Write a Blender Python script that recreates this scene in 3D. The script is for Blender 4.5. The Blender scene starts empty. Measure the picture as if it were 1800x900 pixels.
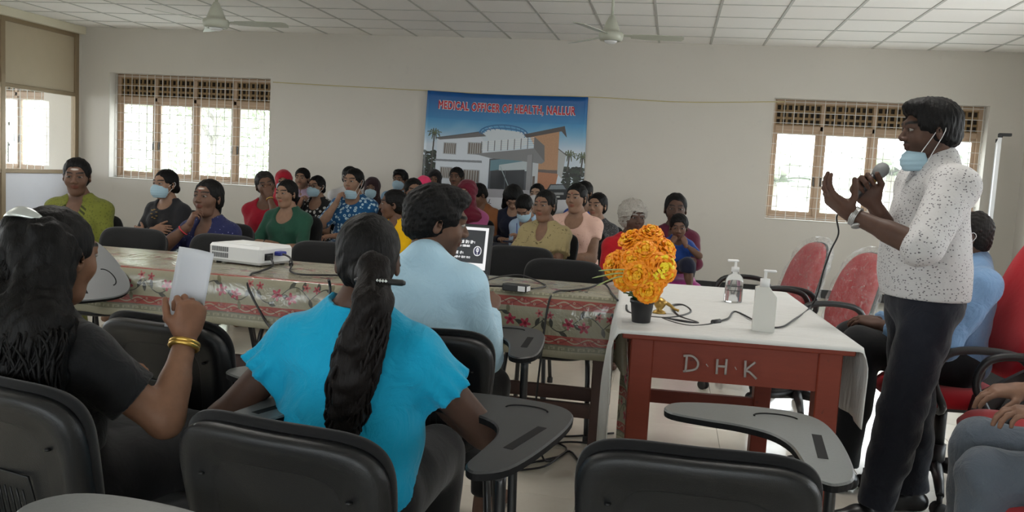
import bpy, bmesh, math, random
import numpy as np
from mathutils import Vector, Matrix
# ---------------------------------------------------------------- camera, sky, light, exposure
SC = bpy.context.scene
CAM = bpy.data.objects.new('camera', bpy.data.cameras.new('camera')); SC.collection.objects.link(CAM)
CAM.data.sensor_width = 36; CAM.data.lens = 29.956; CAM.data.clip_start = .02
CAM.matrix_world = Matrix(((0.98113, -0.07275, 0.17914, 0), (0.18515, 0.0866, -0.97889, 0), (0.0557, 0.99358, 0.09844, 1.28), (0, 0, 0, 1)))
SC.camera = CAM
WORLD = bpy.data.worlds.new('overcast_sky'); SC.world = WORLD; WORLD.use_nodes = True
_n = WORLD.node_tree.nodes; _b = _n['Background']
_tc = _n.new('ShaderNodeTexCoord'); _sx = _n.new('ShaderNodeSeparateXYZ'); _rp = _n.new('ShaderNodeValToRGB')
WORLD.node_tree.links.new(_tc.outputs['Generated'], _sx.inputs[0]); WORLD.node_tree.links.new(_sx.outputs[2], _rp.inputs[0])
_rp.color_ramp.elements[0].position = 0; _rp.color_ramp.elements[0].color = (.96, .97, 1, 1)
_rp.color_ramp.elements[1].position = 1; _rp.color_ramp.elements[1].color = (.72, .86, 1, 1)
WORLD.node_tree.links.new(_rp.outputs[0], _b.inputs[0]); _b.inputs[1].default_value = 5.0
SC.view_settings.view_transform = 'Standard'; SC.view_settings.look = 'None'; SC.view_settings.gamma = 1; SC.view_settings.exposure = 1.3
SC.view_settings.use_curve_mapping = False
SC.cycles.max_bounces = 8; SC.cycles.diffuse_bounces = 5; SC.cycles.transparent_max_bounces = 16
SC.cycles.caustics_reflective = False; SC.cycles.caustics_refractive = False; SC.cycles.use_denoising = True

def window_light(name, loc, rot, sx, sy, power=None):
    """sky portal in a window opening (power None), or the daylight of a window behind the camera"""
    L = bpy.data.lights.new(name, 'AREA'); L.shape = 'RECTANGLE'; L.size = sx; L.size_y = sy
    if power is None: L.cycles.is_portal = True
    else: L.energy = power; L.color = (.93, .97, 1.0)
    o = bpy.data.objects.new(name, L); SC.collection.objects.link(o); o.location = loc; o.rotation_euler = rot
    return o
HP = math.pi/2
# daylight portals: the windows of the far wall, of the room next door, of the right wall and behind the camera
window_light('portal', (-6.41, 10.80, 1.6), (-HP, 0, 0), 2.33, 1.43)
window_light('portal', (2.26, 10.80, 1.6), (-HP, 0, 0), 2.33, 1.43)
window_light('portal', (-9.75, 10.80, 1.6), (-HP, 0, 0), 2.33, 1.43)
for y in (3.4, 7.0): window_light('portal', (4.05, y, 1.37), (0, HP, 0), 1.05, 2.4)
for y in (3.5, 8.0): window_light('portal', (-12.45, y, 1.63), (0, -HP, 0), 1.55, 3.0)
for x in (-6.0, -2.6, .8): window_light('portal', (x, -3.22, 1.5), (HP, 0, 0), 2.3, 1.3)
# ---------------------------------------------------------------- helpers
COL = bpy.context.scene.collection

def tag(o, label=None, cat=None, group=None, kind=None):
    if label: o['label'] = label
    if cat: o['category'] = cat
    if group: o['group'] = group
    if kind: o['kind'] = kind
    return o

def empty(name, loc, rz=0.0, label=None, cat=None, group=None, kind=None):
    o = bpy.data.objects.new(name, None); COL.objects.link(o)
    o.location = loc; o.rotation_euler = (0, 0, rz); o.empty_display_size = .1
    return tag(o, label, cat, group, kind)

def link(name, me, mats=None, parent=None, loc=None, rot=None):
    o = bpy.data.objects.new(name, me); COL.objects.link(o)
    if mats is not None and not me.materials:
        for m in (mats if isinstance(mats, (list, tuple)) else [mats]): me.materials.append(m)
    if parent: o.parent = parent
    if loc is not None: o.location = loc
    if rot is not None: o.rotation_euler = rot
    return o

def np_mesh(name, V, Q, smooth=True, col=None):
    V = np.ascontiguousarray(V, np.float32); Q = np.ascontiguousarray(Q, np.int32)
    me = bpy.data.meshes.new(name)
    n, m = Q.shape
    me.vertices.add(len(V)); me.vertices.foreach_set('co', V.ravel())
    me.loops.add(n*m); me.loops.foreach_set('vertex_index', Q.ravel())
    me.polygons.add(n); me.polygons.foreach_set('loop_start', np.arange(0, n*m, m, dtype=np.int32))
    me.update(calc_edges=True)
    if smooth: me.polygons.foreach_set('use_smooth', np.ones(n, bool))
    if col is not None:
        a = me.color_attributes.new('Col', 'FLOAT_COLOR', 'POINT')
        c = np.ones((len(V), 4), np.float32); c[:, :3] = col
        a.data.foreach_set('color', c.ravel())
    return me

class MB:
    """collects polygons of simple shapes into one mesh"""
    def __init__(s): s.v = []; s.f = []; s.s = []; s.m = []; s.uv = None
    def add(s, vs, fs, smooth=False, mi=0):
        b = len(s.v); s.v += [tuple(v) for v in vs]
        s.f += [tuple(b+i for i in f) for f in fs]; s.s += [smooth]*len(fs); s.m += [mi]*len(fs); return s
    def box(s, x0, x1, y0, y1, z0, z1, mi=0, b=0.0, M=None):
        if b > 0:
            b = min(b, .49*(x1-x0), .49*(y1-y0), .49*(z1-z0))
            vs = []
            for (a, c, e) in ((b, b, 0), (b, 0, b), (0, b, b)):
                for sx in (0, 1):
                    for sy in (0, 1):
                        for sz in (0, 1):
                            vs.append((x1-a if sx else x0+a, y1-c if sy else y0+c, z1-e if sz else z0+e))
            def I(k, sx, sy, sz): return k*8+sx*4+sy*2+sz
            fs = []
            for z in (0, 1):
                q = [I(0,0,0,z), I(0,1,0,z), I(0,1,1,z), I(0,0,1,z)]; fs.append(q if z else q[::-1])
            for y in (0, 1):
                q = [I(1,0,y,0), I(1,0,y,1), I(1,1,y,1), I(1,1,y,0)]; fs.append(q if y else q[::-1])
            for x in (0, 1):
                q = [I(2,x,0,0), I(2,x,1,0), I(2,x,1,1), I(2,x,0,1)]; fs.append(q if x else q[::-1])
            for y in (0, 1):
                for z in (0, 1):
                    fs.append([I(0,0,y,z), I(0,1,y,z), I(1,1,y,z), I(1,0,y,z)])
            for x in (0, 1):
                for z in (0, 1):
                    fs.append([I(0,x,0,z), I(0,x,1,z), I(2,x,1,z), I(2,x,0,z)])
            for x in (0, 1):
                for y in (0, 1):
                    fs.append([I(1,x,y,0), I(1,x,y,1), I(2,x,y,1), I(2,x,y,0)])
            for x in (0, 1):
                for y in (0, 1):
                    for z in (0, 1):
                        fs.append([I(0,x,y,z), I(1,x,y,z), I(2,x,y,z)])
            # orient outward
            c0 = ((x0+x1)/2, (y0+y1)/2, (z0+z1)/2); out = []
            for f in fs:
                p = [Vector(vs[i]) for i in f]; nrm = (p[1]-p[0]).cross(p[2]-p[0])
                cen = sum(p, Vector())/len(p)
                out.append(f if nrm.dot(cen-Vector(c0)) > 0 else f[::-1])
            fs = out
        else:
            vs = [(x, y, z) for x in (x0, x1) for y in (y0, y1) for z in (z0, z1)]
            fs = [(0,1,3,2), (4,6,7,5), (0,4,5,1), (2,3,7,6), (0,2,6,4), (1,5,7,3)]
        if M is not None: vs = [M @ Vector(v) for v in vs]
        return s.add(vs, fs, False, mi)
    def tube(s, pts, r, n=8, cap=True, mi=0, closed=False, smooth=True):
        P = [Vector(p) for p in pts]; R = r if isinstance(r, (list, tuple)) else [r]*len(P)
        vs = []; fs = []; up = None; m = len(P)
        for i in range(m):
            if closed: t = P[(i+1) % m]-P[i-1]
            else: t = P[min(i+1, m-1)]-P[max(i-1, 0)]
            t = t.normalized() if t.length > 1e-9 else Vector((0, 0, 1))
            if up is None:
                up = Vector((0, 0, 1)) if abs(t.z) < .9 else Vector((1, 0, 0))
            up = (up - t*up.dot(t))
            up = up.normalized() if up.length > 1e-6 else t.orthogonal().normalized()
            sd = t.cross(up)
            for k in range(n):
                a = 2*math.pi*k/n
                vs.append(P[i]+(up*math.cos(a)+sd*math.sin(a))*R[i])
        for i in range(m if closed else m-1):
            j = (i+1) % m
            for k in range(n):
                l = (k+1) % n
                fs.append((i*n+k, j*n+k, j*n+l, i*n+l))
        s.add(vs, fs, smooth, mi)
        if cap and not closed:
            b = len(s.v)-len(vs)
            s.f.append(tuple(b+k for k in range(n))); s.s.append(False); s.m.append(mi)
            s.f.append(tuple(b+(m-1)*n+k for k in range(n))[::-1]); s.s.append(False); s.m.append(mi)
        return s
    def lathe(s, prof, n=20, c=(0, 0, 0), mi=0, smooth=True, sx=1, sy=1, M=None):
        vs = []; fs = []
        for (r, z) in prof:
            for k in range(n):
                a = 2*math.pi*k/n
                v = Vector((c[0]+r*sx*math.cos(a), c[1]+r*sy*math.sin(a), c[2]+z))
                vs.append(M @ v if M is not None else v)
        for i in range(len(prof)-1):
            for k in range(n):
                l = (k+1) % n
                fs.append((i*n+k, i*n+l, (i+1)*n+l, (i+1)*n+k))
        fs.append(tuple(range(n))[::-1]); fs.append(tuple((len(prof)-1)*n+k for k in range(n)))
        return s.add(vs, fs, smooth, mi)
    def prism(s, poly, z0, z1, mi=0, M=None, smooth=False):
        n = len(poly)
        vs = [(x, y, z0) for x, y in poly]+[(x, y, z1) for x, y in poly]
        if M is not None: vs = [M @ Vector(v) for v in vs]
        fs = [tuple(range(n))[::-1], tuple(range(n, 2*n))]+[(i, (i+1) % n, (i+1) % n+n, i+n) for i in range(n)]
        return s.add(vs, fs, smooth, mi)
    def mesh(s, name):
        me = bpy.data.meshes.new(name); me.from_pydata(s.v, [], s.f)
        me.polygons.foreach_set('use_smooth', s.s); me.polygons.foreach_set('material_index', s.m); me.update()
        return me
    def build(s, name, mats, parent=None, loc=None, rot=None, recalc=False):
        me = s.mesh(name)
        if recalc:
            bm = bmesh.new(); bm.from_mesh(me); bmesh.ops.recalc_face_normals(bm, faces=bm.faces); bm.to_mesh(me); bm.free()
        return link(name, me, mats, parent, loc, rot)

def copy_tree(o, loc=None, rz=None, parent=None):
    c = o.copy(); COL.objects.link(c)
    if parent: c.parent = parent
    if loc is not None: c.location = loc
    if rz is not None: c.rotation_euler = (0, 0, rz)
    for ch in list(o.children): copy_tree(ch, parent=c)
    return c

def spline(pts, n=8, closed=False):
    """Catmull-Rom through points"""
    P = [Vector(p) for p in pts]; out = []; m = len(P)
    for i in range(m if closed else m-1):
        g = (lambda k: P[k % m]) if closed else (lambda k: P[max(0, min(m-1, k))])
        p0, p1, p2, p3 = g(i-1), g(i), g(i+1), g(i+2)
        for k in range(n):
            t = k/n
            out.append(.5*((2*p1)+(p2-p0)*t+(2*p0-5*p1+4*p2-p3)*t*t+(3*p1-p0-3*p2+p3)*t**3))
    if not closed: out.append(P[-1])
    return out

# ---------------------------------------------------------------- signed distance bodies
def rotz(a): c, s = math.cos(a), math.sin(a); return np.array([[c, -s, 0], [s, c, 0], [0, 0, 1.]])
def rotx(a): c, s = math.cos(a), math.sin(a); return np.array([[1, 0, 0], [0, c, -s], [0, s, c]])
def roty(a): c, s = math.cos(a), math.sin(a); return np.array([[c, 0, s], [0, 1, 0], [-s, 0, c]])
def A(*p): return np.array(p, float)
def unit(v): v = np.asarray(v, float); return v/(np.linalg.norm(v)+1e-12)

class RC:                                   # tapered capsule
    def __init__(s, a, b, ra, rb, k=.02): s.a = A(*a); s.b = A(*b); s.ra = ra; s.rb = rb; s.k = k
    def bb(s):
        r = max(s.ra, s.rb); return np.minimum(s.a, s.b)-r, np.maximum(s.a, s.b)+r
    def d(s, P):
        ba = s.b-s.a; q = P-s.a.astype(np.float32)
        t = np.clip((q@ba.astype(np.float32))/max(ba@ba, 1e-9), 0, 1)
        return np.sqrt(((q-t[..., None]*ba.astype(np.float32))**2).sum(-1))-(s.ra+(s.rb-s.ra)*t)
    def grow(s, e, k=None): return RC(s.a, s.b, s.ra+e, s.rb+e, s.k if k is None else k)
class EL:                                   # ellipsoid, columns of R are its axes
    def __init__(s, c, r, R=None, k=.02): s.c = A(*c); s.r = A(*r); s.R = np.eye(3) if R is None else R; s.k = k
    def bb(s):
        e = np.abs(s.R)@s.r; return s.c-e, s.c+e
    def d(s, P):
        q = ((P-s.c.astype(np.float32))@s.R.astype(np.float32))
        k0 = np.sqrt(((q/s.r.astype(np.float32))**2).sum(-1)); k1 = np.sqrt(((q/(s.r**2).astype(np.float32))**2).sum(-1))
        return k0*(k0-1)/(k1+1e-9)
    def grow(s, e, k=None): return EL(s.c, s.r+e, s.R, s.k if k is None else k)
class BX:                                   # rounded box
    def __init__(s, c, r, rd=.01, R=None, k=.02): s.c = A(*c); s.r = A(*r); s.rd = rd; s.R = np.eye(3) if R is None else R; s.k = k
    def bb(s):
        e = np.abs(s.R)@s.r; return s.c-e, s.c+e
    def d(s, P):
        q = np.abs((P-s.c.astype(np.float32))@s.R.astype(np.float32))-(s.r-s.rd).astype(np.float32)
        return np.sqrt((np.maximum(q, 0)**2).sum(-1))+np.minimum(q.max(-1), 0)-s.rd
    def grow(s, e, k=None): return BX(s.c, s.r+e, s.rd+e, s.R, s.k if k is None else k)

def xf(prims, R, t):
    """rigidly move primitives"""
    out = []
    for p in prims:
        if isinstance(p, RC): out.append(RC(R@p.a+t, R@p.b+t, p.ra, p.rb, p.k))
        elif isinstance(p, EL): out.append(EL(R@p.c+t, p.r, R@p.R, p.k))
        else: out.append(BX(R@p.c+t, p.r, p.rd, R@p.R, p.k))
    return out

def field(add, h, sub=(), keep=None, disp=None, region=None, pad=.03):
    if region is None:
        mn = np.min([p.bb()[0] for p in add], 0)-pad; mx = np.max([p.bb()[1] for p in add], 0)+pad
    else: mn, mx = region
    n = np.ceil((mx-mn)/h).astype(int)+1
    F = np.full(n, .3, np.float32)
    ax = [(mn[i]+h*np.arange(n[i])).astype(np.float32) for i in range(3)]
    def sl(p, m):
        a, b = p.bb(); i0 = np.clip(np.floor((a-m-mn)/h).astype(int), 0, n); i1 = np.clip(np.ceil((b+m-mn)/h).astype(int)+1, 0, n)
        return i0, i1
    def pts(i0, i1):
        g = np.empty((i1[0]-i0[0], i1[1]-i0[1], i1[2]-i0[2], 3), np.float32)
        g[..., 0] = ax[0][i0[0]:i1[0], None, None]; g[..., 1] = ax[1][None, i0[1]:i1[1], None]; g[..., 2] = ax[2][None, None, i0[2]:i1[2]]
        return g
    for p in add:
        i0, i1 = sl(p, max(.03, p.k+2*h))
        if (i1 <= i0).any(): continue
        s = tuple(slice(a, b) for a, b in zip(i0, i1))
        d = p.d(pts(i0, i1)); f = F[s]; k = max(p.k, 1e-4)
        hh = np.clip(.5+.5*(d-f)/k, 0, 1)
        F[s] = d*(1-hh)+f*hh-k*hh*(1-hh)
    for p in sub:
        i0, i1 = sl(p, max(.02, p.k+2*h))
        if (i1 <= i0).any(): continue
        s = tuple(slice(a, b) for a, b in zip(i0, i1))
        d = -p.d(pts(i0, i1)); f = F[s]; k = max(p.k, 1e-4)
        hh = np.clip(.5-.5*(d-f)/k, 0, 1)
        F[s] = d*(1-hh)+f*hh+k*hh*(1-hh)
    if disp is not None or keep is not None:
        m = np.abs(F) < .05
        ii = np.argwhere(m); P = (mn+ii*h).astype(np.float32)
        if disp is not None: F[m] += disp(P).astype(np.float32)
    if keep is not None:
        m = F < .06
        ii = np.argwhere(m); P = (mn+ii*h).astype(np.float32)
        F[m] = np.maximum(F[m], keep(P).astype(np.float32))
    F[0] = F[-1] = .3; F[:, 0] = F[:, -1] = .3; F[:, :, 0] = F[:, :, -1] = .3
    return F, mn

_C8 = np.array([(i, j, k) for i in (0, 1) for j in (0, 1) for k in (0, 1)])
def surfnet(F, mn, h, newton=1):
    S = F < 0
    c = np.zeros(tuple(x-1 for x in F.shape), np.int8)
    for i, j, k in _C8: c += S[i:F.shape[0]-1+i, j:F.shape[1]-1+j, k:F.shape[2]-1+k]
    mix = (c > 0) & (c < 8)
    cells = np.argwhere(mix); idx = np.full(c.shape, -1, np.int32); idx[mix] = np.arange(len(cells))
    if len(cells) == 0: return np.zeros((0, 3)), np.zeros((0, 4), int)
    fv = [F[tuple((cells+o).T)] for o in _C8]
    acc = np.zeros((len(cells), 3)); cnt = np.zeros(len(cells))
    for a in range(8):
        for b in range(a+1, 8):
            if np.abs(_C8[a]-_C8[b]).sum() != 1: continue
            m = (fv[a] < 0) != (fv[b] < 0)
            t = fv[a][m]/(fv[a][m]-fv[b][m])
            acc[m] += _C8[a]+(_C8[b]-_C8[a])*t[:, None]; cnt[m] += 1
    V = cells+acc/cnt[:, None]
    Q = []
    for axi in range(3):
        u, v = [(1, 2), (2, 0), (0, 1)][axi]
        s0 = [slice(1, -1)]*3; s1 = [slice(1, -1)]*3
        s0[axi] = slice(0, -1); s1[axi] = slice(1, None)
        e = S[tuple(s0)] != S[tuple(s1)]
        pos = np.argwhere(e); off = np.ones(3, int); off[axi] = 0; pos = pos+off
        inside = S[tuple(pos.T)]
        du = np.zeros(3, int); du[u] = 1; dv = np.zeros(3, int); dv[v] = 1
        q = np.stack([idx[tuple((pos-du-dv).T)], idx[tuple((pos-dv).T)], idx[tuple(pos.T)], idx[tuple((pos-du).T)]], 1)
        q[~inside] = q[~inside][:, ::-1]
        Q.append(q)
    Q = np.concatenate(Q); Q = Q[(Q >= 0).all(1)]
    # light smoothing, then pull back to the surface
    def tri(P):
        i = np.clip(np.floor(P).astype(int), 0, np.array(F.shape)-2); f = P-i; r = 0
        for o in _C8:
            w = np.prod(np.where(o, f, 1-f), 1); r = r+w*F[tuple((i+o).T)]
        return r
    for _ in range(newton):
        N = np.zeros_like(V); K = np.zeros(len(V))
        for a in range(4):
            np.add.at(N, Q[:, a], V[Q[:, (a+1) % 4]]); np.add.at(K, Q[:, a], 1)
            np.add.at(N, Q[:, a], V[Q[:, a-1]]); np.add.at(K, Q[:, a], 1)
        V = V+.5*(N/np.maximum(K, 1)[:, None]-V)
        e = .5; d = tri(V)
        g = np.stack([tri(V+A(e, 0, 0))-tri(V-A(e, 0, 0)), tri(V+A(0, e, 0))-tri(V-A(0, e, 0)), tri(V+A(0, 0, e))-tri(V-A(0, 0, e))], 1)
        st = d[:, None]*g/np.maximum((g**2).sum(1), 1e-8)[:, None]
        ln = np.linalg.norm(st, axis=1); V = V-st*np.minimum(1, .6/np.maximum(ln, 1e-9))[:, None]
    return mn+V*h, Q

def join(parts):
    Vs = []; Qs = []; b = 0
    for V, Q in parts:
        if len(V) == 0: continue
        Vs.append(V); Qs.append(Q+b); b += len(V)
    return np.concatenate(Vs), np.concatenate(Qs)

def wrinkle(seed, amp=.004, freq=22., aniso=(1, 1, 1)):
    r = np.random.RandomState(seed)
    K = r.normal(0, 1, (5, 3))*np.array(aniso); K = K/np.linalg.norm(K, axis=1)[:, None]*freq*r.uniform(.5, 1.7, (5, 1)); ph = r.uniform(0, 6.28, 5)
    W = r.normal(0, 1, (3, 3))*9; wp = r.uniform(0, 6.28, 3)
    def f(P):
        q = P+.03*np.sin(P@W.T+wp)
        s = np.sin(q@K.T+ph)
        return amp*.5*(1-2*np.abs(s)).sum(1)/2.2
    return f
# ---------------------------------------------------------------- materials
MAT = {}
class NT:
    def __init__(s, name):
        s.m = bpy.data.materials.new(name); s.m.use_nodes = True; s.t = s.m.node_tree; s.n = s.t.nodes
        s.b = s.n['Principled BSDF']; MAT[name] = s.m
    def new(s, typ, **kw):
        x = s.n.new(typ)
        for k, v in kw.items():
            if k in x.inputs: x.inputs[k].default_value = v
            else: setattr(x, k, v)
        return x
    def l(s, a, b): s.t.links.new(a, b)
    def mix(s, fac, a, b):
        x = s.new('ShaderNodeMix', data_type='RGBA')
        for sock, v in ((x.inputs[0], fac), (x.inputs[6], a), (x.inputs[7], b)):
            if hasattr(v, 'is_linked') or isinstance(v, bpy.types.NodeSocket): s.l(v, sock)
            elif isinstance(v, (tuple, list)): sock.default_value = (*v[:3], 1)
            else: sock.default_value = v
        return x.outputs[2]
    def ramp(s, fac, stops, const=False):
        x = s.new('ShaderNodeValToRGB'); s.l(fac, x.inputs[0]); cr = x.color_ramp
        if const: cr.interpolation = 'CONSTANT'
        while len(cr.elements) < len(stops): cr.elements.new(.5)
        for e, (p, c) in zip(cr.elements, stops):
            e.position = p; e.color = (*c, 1) if isinstance(c, tuple) else (c, c, c, 1)
        return x.outputs[0]
    def coord(s, scale=(1, 1, 1), out='Object', rot=(0, 0, 0)):
        c = s.new('ShaderNodeTexCoord'); mp = s.new('ShaderNodeMapping'); mp.inputs['Scale'].default_value = scale; mp.inputs['Rotation'].default_value = rot
        s.l(c.outputs[out], mp.inputs[0]); return mp.outputs[0]
    def noise(s, vec, scale, detail=3, rough=.5, dist=0.):
        x = s.new('ShaderNodeTexNoise'); x.inputs['Scale'].default_value = scale; x.inputs['Detail'].default_value = detail
        x.inputs['Roughness'].default_value = rough; x.inputs['Distortion'].default_value = dist
        if vec is not None: s.l(vec, x.inputs['Vector'])
        return x.outputs[0]
    def vor(s, vec, scale, feature='F1', rnd=1.):
        x = s.new('ShaderNodeTexVoronoi', feature=feature); x.inputs['Scale'].default_value = scale
        x.inputs['Randomness'].default_value = rnd
        s.l(vec, x.inputs['Vector']); return x
    def bump(s, h, strength=.2, dist=.01):
        x = s.new('ShaderNodeBump'); x.inputs['Strength'].default_value = strength; x.inputs['Distance'].default_value = dist
        s.l(h, x.inputs['Height']); s.l(x.outputs[0], s.b.inputs['Normal']); return x
    def set(s, col=None, rough=None, metal=None, spec=None, sheen=None, coat=None, trans=None, ior=None, alpha=None):
        b = s.b
        for k, v in (('Base Color', col), ('Roughness', rough), ('Metallic', metal), ('Specular IOR Level', spec), ('Sheen Weight', sheen), ('Coat Weight', coat), ('Transmission Weight', trans), ('IOR', ior), ('Alpha', alpha)):
            if v is None: continue
            if isinstance(v, bpy.types.NodeSocket): s.l(v, b.inputs[k])
            elif k == 'Base Color': b.inputs[k].default_value = (*v[:3], 1)
            else: b.inputs[k].default_value = v
        return s

def srgb(r, g, b):
    f = lambda c: (c/255/12.92) if c/255 <= .04045 else ((c/255+.055)/1.055)**2.4
    return (f(r), f(g), f(b))

def plain(name, col, rough=.5, metal=0., var=.08, bump=0., bs=60., spec=.5, **kw):
    t = NT(name); v = t.coord()
    n = t.noise(v, 6, 4)
    c = t.mix(n, tuple(x*(1-var) for x in col), tuple(min(1, x*(1+var)) for x in col))
    t.set(c, rough, metal, spec, **kw)
    if bump: t.bump(t.noise(v, bs, 4, .6), bump, .004)
    return t

def cloth(name, col, rough=.85, var=.12, spec=.25, sheen=.15, fold=.35):
    t = NT(name); v = t.coord()
    n = t.noise(v, 9, 4)
    c = t.mix(n, tuple(x*(1-var) for x in col), tuple(min(1, x*(1+var)) for x in col))
    t.set(c, rough, 0, spec, sheen)
    w = t.noise(v, 14, 5, .55, .8); t.bump(w, fold, .02)
    return t

def print_cloth(name, base, col, scale=30, thr=.32, col2=None, mode='spot', stretch=(1, 1, 1), rough=.85):
    t = NT(name); v = t.coord(stretch)
    if mode == 'spot':
        x = t.vor(v, scale); f = t.ramp(x.outputs['Distance'], [(0, 1.), (thr*.9, 1.), (thr, 0.)])
    elif mode == 'leaf':
        d = t.noise(v, scale*.5, 2); x = t.vor(v, scale); f = t.ramp(x.outputs['Distance'], [(0, 0.), (thr*.35, 0.), (thr*.45, 1.), (thr*.9, 1.), (thr, 0.)])
    else:
        f = t.ramp(t.noise(v, scale, 3, .6, 1.2), [(0, 0.), (thr, 0.), (thr+.03, 1.)])
    c = t.mix(f, base, col)
    if col2:
        f2 = t.ramp(t.noise(v, scale*.6, 2, .5, .5), [(0, 0.), (.6, 0.), (.64, 1.)]); c = t.mix(f2, c, col2)
    t.set(c, rough, 0, .25, .1)
    t.bump(t.noise(t.coord(), 14, 5, .55, .8), .3, .02)
    return t

def build_materials():
    t = NT('skin'); at = t.new('ShaderNodeAttribute', attribute_name='Col'); v = t.coord()
    n = t.noise(v, 30, 5, .6)
    h = t.new('ShaderNodeHueSaturation'); t.l(at.outputs['Color'], h.inputs['Color'])
    t.l(t.ramp(n, [(.3, .88), (.7, 1.1)]), h.inputs['Value'])
    t.set(h.outputs[0], .55, 0, .3); t.bump(t.noise(v, 300, 3, .6), .08, .002)
    t.b.inputs['Subsurface Weight'].default_value = .0
    plain('eye_white', (.27, .25, .23), .3, var=.02); plain('iris', (.02, .011, .007), .15, var=.02)
    def hair(name, col, rough=.55, spec=.16):
        t = NT(name); v = t.coord((1, 1, .22)); n = t.noise(v, 120, 3, .6, .4)
        t.set(t.mix(n, tuple(x*.5 for x in col), tuple(x*1.6 for x in col)), rough, 0, spec); t.bump(n, .6, .006)
    hair('hair', (.0042, .0039, .0039)); hair('hair_brown', (.0065, .0048, .0044)); hair('hair_soft', (.016, .014, .013), .6); hair('hair_grey', (.30, .28, .25), .7, .2)
    plain('black_plastic', (.010, .0105, .0115), .42, bump=.12, bs=500.); plain('dark_plastic', (.012, .012, .013), .5, bump=.1, bs=400.)
    plain('white_plastic', (.72, .72, .72), .4, var=.02)
    cloth('mask_blue', srgb(158, 186, 200), .8, .03, fold=.1); cloth('mask_white', (.62, .62, .62), .8, .03, fold=.1); cloth('mask_dark', (.03, .035, .05), .8)
# ---------------------------------------------------------------- room shell
XL, XR, YB, YF, ZC = -8.04, 3.82, 10.48, -3.0, 2.90
XN = -12.2                                   # far side of the room next door
def struct(name, mb, mat, parent=None, **k):
    o = mb.build(name, mat, parent, **k)
    if parent is None: o['kind'] = 'structure'
    return o

def wall_with_holes(axis, c0, c1, u0, u1, z0, z1, holes):
    """wall slab along u with rectangular openings (u0,u1,z0,z1)"""
    mb = MB()
    def add(a, b, p, q):
        if b-a < 1e-4 or q-p < 1e-4: return
        if axis == 'y': mb.box(a, b, c0, c1, p, q)
        else: mb.box(c0, c1, a, b, p, q)
    x = u0
    for (a, b, p, q) in sorted(holes):
        add(x, a, z0, z1); add(a, b, z0, p); add(a, b, q, z1); x = b
    add(x, u1, z0, z1)
    return mb

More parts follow.
